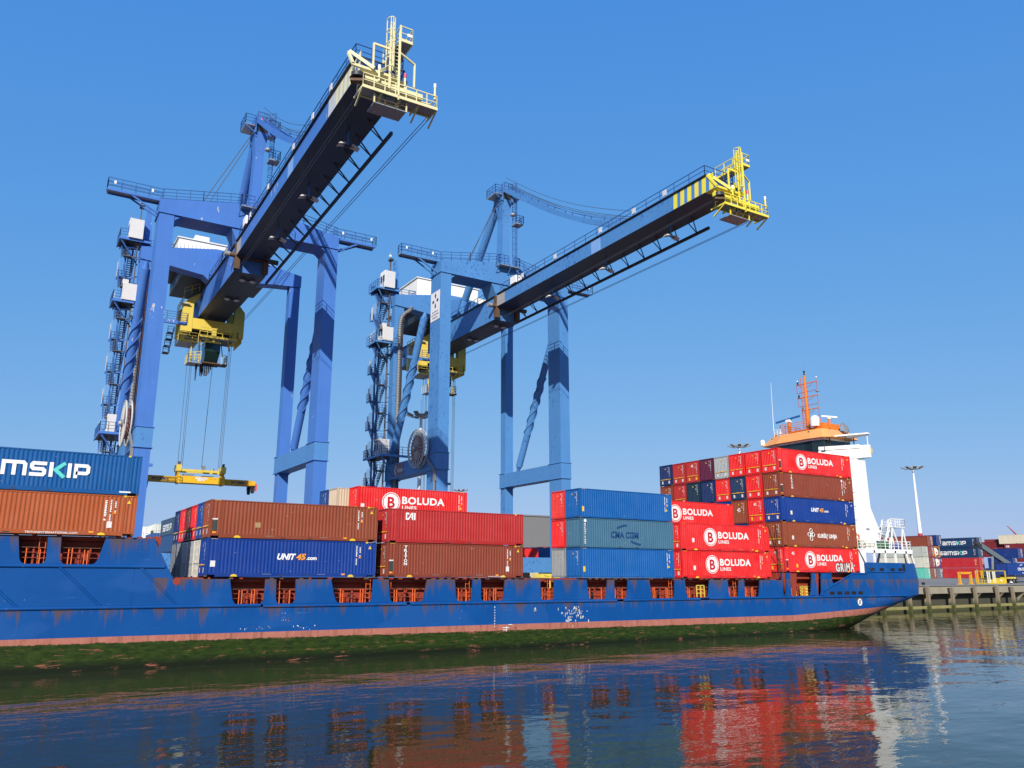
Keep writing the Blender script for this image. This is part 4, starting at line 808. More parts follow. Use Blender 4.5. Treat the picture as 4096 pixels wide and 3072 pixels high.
for x in (-15.1, -14.4, -12.6, -11.2, -9.5): b.box(x, x + .12, .9, 1.6, 7.0, 8.3, SHIPRED)
SB(b, 'hatch_coaming')
b = MB()
for i, x in enumerate((-.2, 2.9, 8.9, 13.0, 18.4, 21.4, 22.4, 27.7, 33.0, 34.2, 36.4, 37.1, 41.4, 43.1, 46.2, 52.2, 55.1, 55.9, -15.0, -14.4)):
    zf = 4.1 if x > -8 else 7.05; pts = [(x - .3, 1.68, zf + .1), (x + .3, 1.68, zf + .1), (x + .3, 1.68, zf + .65)] + [(x + .3 * math.cos(R(a)), 1.68, zf + .65 + .32 * math.sin(R(a))) for a in (30, 60, 90, 120, 150)] + [(x - .3, 1.68, zf + .65)]
    if x < -8: pts = [(a_, 1.58, c_) for a_, b_, c_ in pts]
    b = MB(); b.add(pts, [tuple(range(len(pts)))], BLACK); SB(b, 'coaming_opening')
PORG = plain('orange_handrail', (.75, .13, .02), .5)
rnd = random.Random(9)
for i, (t0, t1, b0, b1) in enumerate(OP + [(61.9, 65.7, 61.8, 65.3), (-15.71, -13.95, -15.46, -13.88), (-13.12, -10.3, -13.04, -10.64)]):
    zf = 4.33 if b0 > -8 else 7.2; rails = MB(); ladd = MB()
    for h, m2 in ((.42, SHIPRED), (.78, SHIPRED), (1.12, CRUST)): rails.tube((b0 - .1, .3, zf + h), (b1 + .1, .3, zf + h), .028, m2, 4)
    SB(rails, 'passage_railing')
    for x in ([b0 + .35, b1 - .4] if b1 - b0 < 2.2 else [b0 + .5, b0 + .72, b1 - .9, b1 - .68]): stan = MB(); stan.tube((x, .32, zf), (x, .32, zf + .95 + .2 * rnd.random()), .045, PORG, 6); SB(stan, 'stanchion')
    stan = MB(); stan.tube(((b0 + b1) / 2, .5, zf), ((b0 + b1) / 2, .5, zf + 1.1), .09, SHIPRED, 6); SB(stan, 'vent_pipe')
    if i in (1, 2, 3, 4, 6, 9, 10, 11, 14): x = t1 - .25 if i not in (1, 3, 10) else t0 + .25; ladd.ladder((x, .55, zf), (x, .55, zf + 1.85), .38, (1, 0, 0), PORG, .32, .03); SB(ladd, 'passage_ladder')
    if b1 - b0 > 2.2: stan = MB(); stan.bar((b0 + .6, .8, zf + 1.0), (b1 - .6, .8, zf + .2), .05, .05, SHIPRED); stan.box(b0 + 1, b0 + 1.5, .9, 1.3, zf - .2, zf + .45, SHIPRED); SB(stan, 'deck_fitting')
b = MB(); b.rail([(47.2, .25, 4.4), (48.3, .25, 4.4)], CR_YEL, 1.2, .6, .06, 2); b.tube((28.3, .3, 5.4), (28.3, .3, 6.5), .07, CR_YEL, 6); b.tube((28.3, .3, 6.5), (27.6, .3, 6.6), .07, CR_YEL, 6)
for x in (63.0, 64.3, 65.0): b.box(x, x + .35, .5, .8, 4.4, 5.5, CR_YEL)
SB(b, 'yellow_gate')
b = MB(); rnd = random.Random(2)
for x in [i * .78 - 4.6 for i in range(84)]:
    if rnd.random() < .62: b = MB(); b.box(x, x + rnd.uniform(.12, .4), .03, .5, 6.2, 6.27 + .07 * rnd.random(), CRUST if rnd.random() < .6 else SHIPRED); SB(b, 'container_foot')
for x in [-16, -14.9, -13.4, -9.6, -8.9, -8.2, -7.6]: b = MB(); b.box(x, x + .3, .05, .5, 9.08, 9.2, SHIPRED); SB(b, 'container_foot')
b = MB(); b.tube((-5.25, -.02, 6.02), (-5.25, .6, 6.02), .26, SHIPRED, 14); SB(b, 'roller_fairlead'); b = MB(); b.box(-7.1, -6.6, .3, 1.2, 8.6, 9.25, SHIPRED); SB(b, 'hatch_bracket')
for s0 in (60.9, 66.0, 62.1): 
    b = MB(); b.prism([(s0 - .1, 7.0), (s0 + 1.2, 7.0), (s0 + 1.0, 5.4), (s0 + .85, 4.4), (s0 + .4, 4.4)], .25, .45, SHIPRED, 'y'); SB(b, 'cell_guide_post')
# lashing rods crossing the front of the aft stack
b = MB()
for xa, za, xb, zb_ in ((60.3, 12.4, 61.9, 7.1), (60.7, 7.2, 61.0, 12.6), (60.35, 7.0, 61.05, 9.9), (60.9, 6.9, 60.4, 9.6)): b = MB(); b.tube((xa, .2, za), (xb if xb < 61.05 else 61.03, .9, zb_), .03, CRUST, 4); SB(b, 'lashing_rod')
for y in (1.2, 3.8, 6.4, 9): b = MB(); b.tube((60.95, y - 1, 7.1), (61.0, y + .8, 12.6), .03, CRUST, 4); SB(b, 'lashing_rod')
# ---- mooring deck house at the stern
W_ = SHIPWHITE; b = MB()
b.prism([(75.2, .25), (86.6, .25), (88.3, 1.6), (88.3, 20), (86.6, 21), (75.2, 21)], 9.92, 10.1, W_, 'z'); b.box(75.0, 76.7, .3, .5, 7.0, 9.92, W_); b.box(75.0, 75.2, .3, 5, 7.0, 9.92, W_)
for x, w_, tilt_ in ((78.35, .28, 0), (80.6, .26, 0), (82.75, .28, 0), (85.0, .3, .5), (86.5, .3, .9)): b.bar((x + tilt_, .32 if x < 86 else .8, 8.3), (x, .32 if x < 86 else .6, 9.92), w_, .2, W_, (0, 1, 0))
b.bar((88.3, 2.4, 8.3), (87.7, 2.2, 9.92), .26, .2, W_, (0, 1, 0))
b.bar((76.7, .32, 9.75), (86.4, .32, 9.75), .2, .36, W_); b.bar((86.4, .32, 9.75), (88.2, 1.8, 9.75), .2, .36, W_)
for x in (77.4, 80.5, 84.0): b.prism([(x, 8.3), (x + .5, 8.3), (x + 1.2, 9.9), (x + .9, 9.9)], 4, 4.1, W_, 'y')
b.box(75.5, 84, 8.5, 8.7, 7, 9.9, W_); b.box(78, 79, 2.0, 3, 6.8, 8.9, SHIPRED)
SB(b, 'mooring_deck_house')
b = MB(); b.rail([(75.3, .35, 10.1), (80, .35, 10.1), (86.5, .35, 10.1), (88.2, 1.8, 10.1), (88.2, 12, 10.1)], W_, 1.05, .95, .045, 2); SB(b, 'poop_railing')
b = MB(); b.ladder((86.4, 5, 10.1), (88.0 - .2, 5, 14.2), .9, (0, 1, 0), W_, .35, .05); b.ladder((87.4, 5.9, 10.1), (88.9, 5.9, 14.2), .9, (0, 1, 0), W_, .35, .05)
b.box(87.9, 91, 4.4, 6.4, 13.1, 13.2, W_); b.rail([(87.9, 4.4, 13.2), (91, 4.4, 13.2), (91, 6.4, 13.2)], W_, 1.05, .9, .05, 2); b.rail([(86.4, 4.5, 10.1), (88.2, 4.5, 13.2)], W_, 1.1, .9, .05, 1)
for x, e in ((88.3, 87.6), (88.3, 89.6), (90.6, 89.9), (90.6, 91.2)): b.bar((x, 4.5, 13.1), (e, 4.5, 10.1), .13, .13, W_); b.bar((x, 6.3, 13.1), (e, 6.3, 10.1), .13, .13, W_)
b.v = [(x - 3.2, y - 2.6, z) for x, y, z in b.v]; SB(b, 'boat_stair_tower')
b = MB(); b.tube((77.6, 1.4, 10.75), (79.6, 1.4, 10.75), .55, plain('raft_cream', (.72, .70, .58), .4), 16); b.box(77.9, 79.3, 1.0, 1.8, 10.1, 10.3, W_); SB(b, 'life_raft')
GRN = plain('winch_green', (.02, .13, .045), .5)
b = MB(); b.tube((75.9, 1.6, 10.8), (76.7, 1.6, 10.8), .6, GRN, 14); b.box(75.8, 76.9, 1.2, 2.0, 10.1, 10.5, GRN); SB(b, 'mooring_winch'); b = MB(); b.tube((81.9, 1.8, 10.7), (83.2, 1.8, 10.7), .5, GRN, 12); b.box(81.8, 83.4, 1.2, 2.2, 10.1, 10.3, GRN); SB(b, 'mooring_winch'); b = MB(); b.box(85, 86.1, 1.5, 2.5, 10.1, 11, plain('locker_blue', (.05, .07, .25), .5)); SB(b, 'deck_locker')
b = MB(); b.ring((75.9, .75, 11.45), (0, 1, .2), .36, .1, plain('buoy_orange', (.8, .18, .06), .5), 20, 6); b.tube((75.9, .9, 11.6), (75.9, .9, 12.2), .07, DARK, 6); SB(b, 'lifebuoy')
b = MB(); b.path([(76.3, .1, 8.1), (76.6, -.02, 7.7), (77.0, -.05, 7.45), (77.5, 0, 7.3)], .09, ROPE, 6); b.box(83.6, 84.1, -.05, .0, 7.2, 8.2, BLACK); b.tube((76.2, .1, 8.2), (75.2, .25, 9.9), .06, ROPE, 5); SB(b, 'mooring_line')
# ---- deckhouse, bridge and mast
b = MB(); b.prism([(78.9, 21.9), (81.4, 21.9), (81.55, 15.6), (83.2, 12.4), (82.0, 12.2), (82.0, 10.1), (77.6, 10.1), (78.2, 19)], 2.4, 4.6, W_, 'y')
b.box(78.6, 84, 4.6, 18.5, 10.1, 21.8, W_); b.box(81.9, 82.6, 2.3, 4.4, 11.3, 12.2, W_)
for z in (12, 13.8, 15.6, 17.4): b.box(78.1, 78.5, 2.37, 2.40, z, z + .08, STEEL)
b.box(80.2, 80.9, 2.36, 2.4, 12.6, 12.85, STEEL)
SB(b, 'deckhouse')
b = MB()
wing = [(78.1, 7.2), (81.5, 1.6), (81.9, 1.7), (82.8, 7.2)]
b.prism(wing, 22.3, 24.0, W_, 'z'); b.prism([(78.4, 7.2), (80.7, 3.2), (81.6, 3.2), (82.6, 7.2)], 21.7, 22.3, W_, 'z')
b.bar((78.05, 7.1, 23.85), (80.8, 2.6, 23.85), .12, .5, W_); b.prism([(78.1, 14.2), (78.1, 7.2), (83, 7.2), (83, 14.2)], 21.7, 23.2, W_, 'z'); b.prism([(78.1, 14.2), (81.9, 20), (83, 20), (83, 14.2)], 22.0, 23.9, W_, 'z')
b.prism([(78.6, 7.4), (81.3, 1.5), (82.0, 1.7), (83.5, 7.4)], 25.45, 25.65, W_, 'z')
for x, y in ((79.3, 6.1), (80.2, 4.3), (81.6, 1.9), (82.3, 4.5)): b.bar((x, y, 23.9), (x, y, 25.5), .1, .1, W_ if y < 2 else DARK)
b.box(81.75, 81.9, 1.5, 1.65, 22.9, 23.5, YEL); SB(b, 'bridge_wing')
b = MB(); fr = [(78.4, 6.4), (78.0, 8.2), (78.0, 13.6), (78.4, 15.4), (84, 15.4), (84, 6.4)]
b.prism(fr, 23.2, 25.4, GLASSY, 'z'); b.prism([(x + (-.06 if x < 80 else .06), y + (-.06 if y < 10 else .06)) for x, y in fr], 25.1, 25.42, W_, 'z'); b.prism([(x + (-.06 if x < 80 else .06), y + (-.06 if y < 10 else .06)) for x, y in fr], 22.9, 23.35, W_, 'z')
for (x0_, y0_), (x1_, y1_) in zip(fr, fr[1:]):
    L = math.hypot(x1_ - x0_, y1_ - y0_); k = max(1, int(L / 1.3))
    for i in range(k + 1): b.bar((x0_ + (x1_ - x0_) * i / k, y0_ + (y1_ - y0_) * i / k, 23.2), (x0_ + (x1_ - x0_) * i / k, y0_ + (y1_ - y0_) * i / k, 25.2), .07, .07, DARK)
SB(b, 'wheelhouse')
b = MB(); lo_ = [(77.6, 6.0), (77.3, 8.0), (77.3, 13.8), (77.9, 17.0), (84.5, 17.0), (84.5, 5.2), (78.6, 5.2)]; hi_ = [(78.6, 6.9), (78.4, 8.2), (78.4, 13.6), (78.9, 15.6), (84, 15.6), (84, 6.6), (79.3, 6.6)]
k = len(lo_); b.add([(x, y, 25.35) for x, y in lo_] + [(x, y, 26.75) for x, y in hi_], [(i, (i + 1) % k, k + (i + 1) % k, k + i) for i in range(k)] + [tuple(range(k, 2 * k)), tuple(range(k - 1, -1, -1))], WHORG); SB(b, 'wheelhouse_roof')
b = MB(); b.rail([(79.2, 7.2, 26.75), (79.2, 14.4, 26.75), (83.6, 14.4, 26.75)], SHIPORG, 1.6, 1.0, .045, 4); b.rail([(79, 14.2, 26.75), (79, 15.4, 26.75)], W_, 1.0, .6, .05, 2)
b.box(79.2, 83, 7.0, 8.4, 26.75, 27.7, SHIPORG); b.box(79.3, 82, 8.4, 13, 26.75, 27.2, SHIPORG); b.tube((79.8, 13.2, 26.75), (79.8, 13.2, 28.9), .22, SHIPORG, 8); b.tube((80.6, 6.9, 27), (80.6, 6.9, 28.6), .16, SHIPORG, 8); SB(b, 'monkey_island')
b = MB(); M0 = Vector((80.3, 10.2, 27.0)); MT = Vector((80.1, 10.1, 35.2)); b.tube(M0, MT, .34, SHIPORG, 8, .17); b.tube(MT, MT + Vector((0, 0, .5)), .1, BLACK, 6); b.ball(MT + Vector((0, 0, .6)), .16, BLACK, 8); b.tube(MT, MT + Vector((0, -.1, 1.9)), .02, STEEL, 4)
b.ladder(M0 + Vector((-.4, .15, .4)), MT + Vector((-.3, .12, -.4)), .34, (0, 1, 0), SHIPORG, .35, .025, (-.4, 0, 0))
MR = plain('mast_red', (.42, .06, .035), .5)
for z, yl, yr in ((34.0, 1.55, 2.15), (32.0, 1.5, 2.15), (30.1, .85, 2.15)):
    b.bar((80.2, 10.2 + yl, z), (80.2, 10.2 - yr, z), .16, .12, SHIPORG); 
    for yy, zz in ((yl, 1.25), (-yr, 1.25)): b.path([(80.2, 10.2 + yy * .95, z), (80.2, 10.2 + yy * .95, z - zz + .1), (80.2, 10.2 + yy * .85, z - zz), (80.2, 10.2, z - zz)], .04, MR, 5); b.path([(80.2, 10.2 + yy * .6, z), (80.2, 10.2 + yy * .5, z - .4), (80.2, 10.2 + yy * .1, z - .55)], .035, MR, 5)
    b.tube((80.2, 10.2 + yl * .8, z), (80.2, 10.2 + yl * .8, z + .5), .12, BLACK, 8); b.tube((80.2, 10.2 - yr * .95, z), (80.2, 10.2 - yr * .95, z + .55), .03, STEEL, 4)
b.ball((80.2, 10.2 - 2.05, 34.6), .13, WHITE, 8); b.ball((80.2, 10.2 - 2.05, 32.55), .3, STEEL, 10, .45); b.ball((80.2, 10.2 + 1.3, 34.6), .12, WHITE, 8)
SB(b, 'mast')
b = MB(); b.bar((79.8, 11.2, 29.35), (79.8, 15.6, 29.0), .16, .26, plain('radar_blue', (.02, .10, .32), .4)); b.box(79.5, 80.1, 12.9, 13.6, 28.7, 29.1, WHITE); SB(b, 'radar_scanner')
b = MB(); b.bar((79.9, 7.6, 28.75), (81.6, 6.3, 28.55), .12, .2, W_); b.tube((80.6, 6.9, 28.3), (80.6, 6.9, 28.6), .26, W_, 10); SB(b, 'radar_scanner')
b = MB(); b.tube((79.2, 8.2, 27.3), (79.2, 8.2, 28.2), .68, W_, 18); b.ball((79.2, 8.2, 28.2), .68, W_, 18, 1, True); SB(b, 'satellite_dome')
b = MB(); b.tube((78.2, 17.0, 25.6), (78.2, 17.0, 26.1), .36, W_, 14); b.ball((78.2, 17.0, 26.1), .38, W_, 14, 1, True); SB(b, 'satellite_dome')
b = MB(); b.ball((82.4, 5.8, 27.0), .8, GREY, 14, .25); b.v = [(x, 5.8 + (y - 5.8) * .4 + (z - 27) * -.8, 27 + (z - 27) * .5 + (y - 5.8) * 1.0) for x, y, z in b.v]; b.tube((82.4, 5.9, 25.8), (82.4, 5.9, 27), .1, SHIPORG, 6); SB(b, 'dish_aerial')
b = MB(); b.tube((79.3, 15.7, 26.3), (79.3, 15.6, 35.2), .05, WHITE, 6, .02); b.box(79.2, 79.4, 15.2, 15.7, 26.6, 27.2, SHIPORG); b.tube((79, 15.4, 26.2), (78.5, 15.4, 26.2), .28, DARK, 12); b.tube((78.9, 13.2 + 1, 26.3), (78.9, 14.2, 27.0), .05, WHITE, 5); b.ball((78.9, 14.2, 27.1), .32, OFFW, 10, .4); b.tube((78.5, 8.6, 26.4), (78.1, 8.6, 26.4), .16, DARK, 8); b.tube((83, 5.4, 27), (83, 5.3, 29), .02, STEEL, 4); SB(b, 'whip_aerial')
# ================================================================ CONTAINERS
L45, L40, L20 = 13.716, 12.192, 6.06
def corrug(xa, xb, pitch, y0, depth):
    """profile (x, y) of a corrugated sheet from xa to xb: outer plane y0, recess depth"""
    n = max(2, int(round((xb - xa) / pitch))); p = (xb - xa) / n; out = []
    for i in range(n):
        x = xa + i * p; out += [(x, y0), (x + p * .27, y0), (x + p * .5, y0 + depth), (x + p * .77, y0 + depth)]
    return out + [(xb, y0)]
CM = {}
def cmeshes(L, H):
    key = (L, H)
    if key in CM: return CM[key]
    h = L / 2; P = CPAINT
    b = MB(); zb = .30 if L > 13 else .17; zt = H - .1
    for s in (-1, 1):
        pr = corrug(-h + .12, h - .12, .278, s * 1.208, -s * .036); k = len(pr)
        b.add([(x, y, z) for z in (zb, zt) for x, y in pr], [(i, i + 1, k + i + 1, k + i) if s < 0 else (i + 1, i, k + i, k + i + 1) for i in range(k - 1)], P)
    pr = corrug(-1.12, 1.12, .25, h - .03, -.045); k = len(pr)
    b.add([(-x_, y, z) for z in (.2, zt) for y, x_ in pr], [(i + 1, i, k + i, k + i + 1) for i in range(k - 1)], P)
    b.box(-h + .05, h - .05, -1.17, 1.17, H - .06, H - .02, P); b.box(-h + .06, h - .06, -1.15, 1.15, .12, .17, P)
    wall = b.build('wall', mesh_only=True)
    b = MB()
    for sx_ in (-1, 1):
        for sy in (-1, 1):
            x0, x1 = sorted((sx_ * h, sx_ * (h - .14))); y0, y1 = sorted((sy * 1.219, sy * 1.10)); b.box(x0, x1, y0, y1, .12, H - .12, P)
            x0, x1 = sorted((sx_ * (h + .004), sx_ * (h - .178))); y0, y1 = sorted((sy * 1.223, sy * 1.06))
            b.box(x0, x1, y0, y1, 0, .118, CRUST); b.box(x0, x1, y0, y1, H - .118, H, P)
            if L > 13:
                x0, x1 = sorted((sx_ * 6.096, sx_ * 5.94)); y0, y1 = sorted((sy * 1.219, sy * 1.15)); b.box(x0, x1, y0, y1, .0, H - .1, P); b.box(x0 - .01, x1 + .01, y0 - .004, y1 + .004, H - .12, H, YEL if sx_ > 0 else P)
    for sy in (-1, 1):
        y0, y1 = sorted((sy * 1.219, sy * 1.15)); b.box(-h + .14, h - .14, y0, y1, H - .1, H - .01, P); b.box(-h + .14 if L < 13 else -5.94, h - .14 if L < 13 else 5.94, y0, y1, .02 if L > 13 else .03, zb, P)
        if L > 13:
            for x0, x1 in ((-h + .14, -6.09), (6.09, h - .14)): b.box(x0, x1, y0, y1, .16, zb, P)
        for x in (-1.1, 1.1): b.box(x - .2, x + .2, *sorted((sy * 1.222, sy * 1.215)), .06, .14, DARK)
    for sx_ in (-1, 1):
        x0, x1 = sorted((sx_ * h, sx_ * (h - .1))); b.box(x0, x1, -1.10, 1.10, H - .12, H - .01, P); b.box(x0, x1, -1.10, 1.10, .03, .19, P)
    frame = b.build('frame', mesh_only=True)
    doors = []
    for s in (-1, 1):
        b = MB(); y0, y1 = sorted((s * .01, s * 1.10)); b.box(h - .07, h - .02, y0, y1, .19, H - .12, P)
        for z in (.7, 1.25, 1.8, 2.35): b.box(h - .022, h - .01, y0 + .06, y1 - .06, z - .12, z + .1, P)
        d = b.build('door', mesh_only=True)
        b = MB()
        for y in (.27, .8): b.tube((h + .012, s * y, .1), (h + .012, s * y, H - .06), .025, STEEL, 5); b.box(h - .01, h + .03, s * y - .2, s * y + .2, 1.05, 1.1, STEEL)
        doors.append((d, b.build('lock_rod', mesh_only=True)))
    CM[key] = (wall, frame, doors); return CM[key]
rnd = random.Random(12)
def dashes(b, x, y, z0, z1, w, mat=WHITE, frame='y', seed=0):
    r_ = random.Random(seed); z = z1
    while z > z0:
        hh = r_.uniform(.06, .13)
        if r_.random() < .86:
            if frame == 'y': b.add([(x, y, z - hh), (x + w, y, z - hh), (x + w * r_.uniform(.6, 1), y, z), (x, y, z)], [(0, 1, 2, 3)], mat)
            else: b.add([(y, x + w, z - hh), (y, x, z - hh), (y, x, z), (y, x + w, z)], [(0, 1, 2, 3)], mat)
        z -= hh + .035
def rect(b, x0, x1, y, z0, z1, mat): b.add([(x0, y, z0), (x1, y, z0), (x1, y, z1), (x0, y, z1)], [(0, 1, 2, 3)], mat)
def xrect(b, x, y0, y1, z0, z1, mat): b.add([(x, y1, z0), (x, y0, z0), (x, y0, z1), (x, y1, z1)], [(0, 1, 2, 3)], mat)
SMK = {}
def side_marks(L, H, kind):
    k = (L, H, kind)
    if k in SMK: return SMK[k]
    h = L / 2; y = -1.226; b = MB(); PLC = plain('placard_white', (.70, .66, .64), .5, var=.15, scale=14)
    xr = h - 1.75 if L > 13 else h - 1.0
    dashes(b, xr, y, H - 1.9, H - .35, .10, WHITE, 'y', 1); dashes(b, xr + .3, y, H - 1.1, H - .3, .10, WHITE, 'y', 2)
    rect(b, xr + .26, xr + .42, y, H - 1.35, H - 1.18, ORG)
    xt = h - .55 if L > 13 else xr + .25; zt = H - .45 if L > 13 else H - 1.7
    b.add([(xt - .14, y, zt - .14), (xt + .14, y, zt - .14), (xt, y, zt + .14)], [(0, 1, 2)], YEL)
    if kind == 'a': rect(b, -h + 1.65, -h + 2.0, y, .85, 1.3, PLC)
    if kind == 'b': rect(b, xr - .12, xr + .22, y, .55, 1.0, PLC)
    if kind == 'c': rect(b, -h + .35, -h + .72, y, .75, 1.2, PLC)
    if kind in 'bd': rect(b, -h + .26, -h + .58, y, .55, 1.3, plain('vent_dark', (.03, .05, .045), .6)); rect(b, -h + .22, -h + .62, y, 1.36, 1.46, PLC); rect(b, -h + .26, -h + .56, y, .34, .46, ORG)
    if L > 13:
        for x in (-4.7, 4.7): b.add([(x + .26 * math.cos(R(a)), y, .03 + .18 * math.sin(R(a))) for a in range(0, 181, 20)], [tuple(range(10))], YEL)
        for x in (-2.2, 2.2): b.add([(x - .34, y, .2), (x + .34, y, .2), (x + .34, y, .235), (x - .34, y, .235)], [(0, 1, 2, 3)], GREY)
        rect(b, 3.9, 4.2, y, .17, .29, ORG)
    else: rect(b, -h + .3, -h + .55, y, .6, 1.1, YEL) if kind == 'e' else None
    for x0 in (-h + .3, h - .78):
        for i in range(4): b.add([(x0 + i * .12, y, H - .085), (x0 + .05 + i * .12, y, H - .085), (x0 + .09 + i * .12, y, H - .025), (x0 + .04 + i * .12, y, H - .025)], [(0, 1, 2, 3)], YEL)
    SMK[k] = b.build('marking', mesh_only=True); return SMK[k]
def end_marks(L, H, kind):
    k = (L, H, 'e' + kind)
    if k in SMK: return SMK[k]
    h = L / 2; x = -h - .006; b = MB(); PLC = plain('placard_white', (.70, .66, .64), .5, var=.15, scale=14); pc = PLC if kind != 'y' else YEL
    dashes(b, -.78, x, 1.3, H - .35, .07, WHITE, 'x', 3); dashes(b, -.55, x, 2.0, H - .35, .07, WHITE, 'x', 5)
    b.add([(x, .14, H - .62), (x, -.1, H - .62), (x, .02, H - .42)], [(0, 1, 2)], YEL)
    if kind != 'n':
        b.box(x - .02, x, -1.0, 1.0, .86, .93, YEL); b.box(x - .03, x, -.14, .14, .83, .97, ORG)
        xrect(b, x, -.82, -.55, .3, .68, pc); xrect(b, x, .5, .77, .3, .68, pc)
    SMK[k] = b.build('marking', mesh_only=True); return SMK[k]
def lighter(c, f): return tuple(min(1, x * f) for x in c)
def container(L, H, col, loc, rot, label, group, logo=None, sm='a', em='w', doors=True, name='shipping_container'):
    o = root(name, label, 'shipping container', loc, rot, group)
    wall, frame, drs = cmeshes(L, H); fc = lighter(col, .92)
    place('wall', wall, o, None, col); place('frame', frame, o, None, fc)
    for d, rod in drs:
        dd = place('door', d, o, None, col)
        if doors: place('lock_rod', rod, dd, None, col)
    if sm: place('marking', side_marks(L, H, sm), o)
    if em: place('marking', end_marks(L, H, em), o)
    if logo:
        b = MB(); logo(b, L, H)
        if b.v: b.build('lettering', o)
        if getattr(b, 'emb', None): b.emb.build('emblem', o)
    return o
# ---- logos, drawn on the long side (y = -1.226), x from the container centre
YS = -1.227
REDINK = plain('logo_red', (.50, .012, .018), .5)
def emblem(b, cx, cz, r):
    b.disc((cx, YS, cz), (0, -1, 0), r, WHITE, 40, r * .925); b.disc((cx, YS, cz), (0, -1, 0), r * .84, WHITE, 40)
    put_text(b, 'B', cx - r * .40, YS - .004, cz - r * .55, r * 1.10, REDINK, .045, width=r * .82)
def boluda(dx=0.0, extra=None, sc_=1.0):
    def f(b, L, H):
        h = L / 2; x = -h + (4.45 if L > 13 else 3.55) + dx
        b.emb = MB(); emblem(b.emb, x, 1.47, .98 * sc_); put_text(b, 'BOLUDA', x + 1.18, YS, 1.37, .72, WHITE, .045, space=1.08, width=4.8); put_text(b, 'LINES', x + 1.2, YS, .82, .36, WHITE, .035, space=1.1, width=1.6)
        if extra: extra(b, L, H)
    return f
def grima(b, L, H):
    ink = plain('graffiti_outline', (.03, .02, .03), .5); lt = plain('graffiti_fill', (.66, .62, .56), .5, var=.2, scale=5)
    for i, (ch, x, w_, hh) in enumerate((('G', 2.15, .78, .95), ('R', 3.08, .66, .95), ('i', 3.86, .16, .95), ('M', 4.16, .72, 1.0), ('A', 4.98, .72, 1.15))):
        put_text(b, ch, x - .09, YS - .002, .10, hh + .12, ink, .10, width=w_ + .18); put_text(b, ch, x, YS - .012, .16, hh, lt, .055, width=w_)
    b.disc((5.75, YS - .004, .85), (0, -1, 0), .15, ink, 12); b.disc((5.75, YS - .01, .85), (0, -1, 0), .11, lt, 12)
    put_text(b, '45', -5.6, YS, 2.0, .36, WHITE, .02, width=.5); rect(b, -4.9, -4.6, YS, .55, .95, YEL)
def unit45(b, L, H):
    x = -1.45 if L > 13 else -1.4; k = .95
    w1 = put_text(b, 'UNIT', x, YS, 1.36, .46, WHITE, .06, .28, width=1.5); put_text(b, '45', x + 1.52, YS, 1.36, .46, ORG, .06, .2, width=.8); put_text(b, '.com', x + 2.36, YS, 1.36, .30, WHITE, .05, width=.85)
SAMS = {'s': (1.0, [[(1, .88), (.2, .88), (.12, .78), (.12, .6), (.22, .5), (.78, .5), (.88, .4), (.88, .22), (.8, .12), (0, .12)]]),
 'a': (1.0, [[(.05, .88), (.78, .88), (.88, .76), (.88, 0)], [(.88, .12), (.22, .12), (.12, .22), (.12, .38), (.22, .48), (.88, .48)]]),
 'm': (1.5, [[(.12, 0), (.12, .88), (1.26, .88), (1.38, .76), (1.38, 0)], [(.75, .88), (.75, 0)]]),
 'K': (.95, [[(.12, 0), (.12, 1)], ['t', (.95, 1.0), (.38, .5), (.95, 0)]]), 'I': (.24, [[(.12, 0), (.12, 1)]]),
 'P': (1.0, [[(.12, 0), (.12, .88), (.78, .88), (.88, .78), (.88, .46), (.78, .36), (.12, .36)]])}
TURQ = plain('logo_turquoise', (.10, .58, .52), .5)
def samskip(xend, h_, z):
    def f(b, L, H):
        tot = sum(SAMS[c][0] for c in 'samsKIP') + 6 * .16; x = xend - tot * h_; ks = 0
        for c in 'samsKIP':
            w_, ps = SAMS[c]
            for p in ps:
                mat = WHITE; ks += 1
                if p[0] == 't': mat = TURQ; p = p[1:]
                stroke(b, [(x + u * h_, z + v * h_) for u, v in p], .24 * h_, YS - .0012 * ks, mat)
            x += (w_ + .16) * h_
    return f
def samskip_fore(b, L, H):
    samskip(3.5, 1.02, 1.02)(b, L, H); rect(b, 5.55, 6.3, YS, .17, .27, WHITE)
def cai(scale=1.0, x=-4.75, z=1.95):
    def f(b, L, H):
        s = .62 * scale; S_ = lambda pts: [(x + u * s, z + v * s) for u, v in pts]
        stroke(b, S_([(.42, .72), (.42, .9), (.1, .9), (.1, .1), (.42, .1), (.9, .9), (1.05, .9), (1.05, 0)]), .2 * s, YS, WHITE); stroke(b, S_([(.78, .38), (1.0, .38)]), .15 * s, YS - .002, WHITE); stroke(b, S_([(1.38, 0), (1.38, 1)]), .22 * s, YS, WHITE)
    return f
def vertical(txt, x, z1, h_, w_, gap):
    def f(b, L, H):
        for i, c in enumerate(txt): put_text(b, c, x + (w_ * .3 if c == 'I' else 0), YS, z1 - (i + 1) * gap, h_, WHITE, .045, width=w_ * (.4 if c == 'I' else 1))
    return f
def triton(b, L, H):
    vertical('TRITON', -L / 2 + 1.6, 2.72, .24, .30, .283)(b, L, H); put_text(b, 'WWW.TRTN.COM', 3.1, YS, .05, .10, WHITE, .01, width=1.6)
def triton_aft(b, L, H):
    vertical('TRITON', -L / 2 + 2.1, 2.72, .24, .30, .283)(b, L, H); b.disc((4.75, YS, 2.5), (0, -1, 0), .16, WHITE, 18); dashes(b, 4.68, YS, .5, 2.25, .14, WHITE, 'y', 9)
def tritoninternational(b, L, H): put_text(b, 'TRITONINTERNATIONAL.COM', .0, YS, .06, .14, WHITE, .01, width=3.2); dashes(b, 4.75, YS, 1.1, 2.5, .16, WHITE, 'y', 31)
OLDBLUE = plain('faded_logo_blue', (.012, .055, .17), .5)
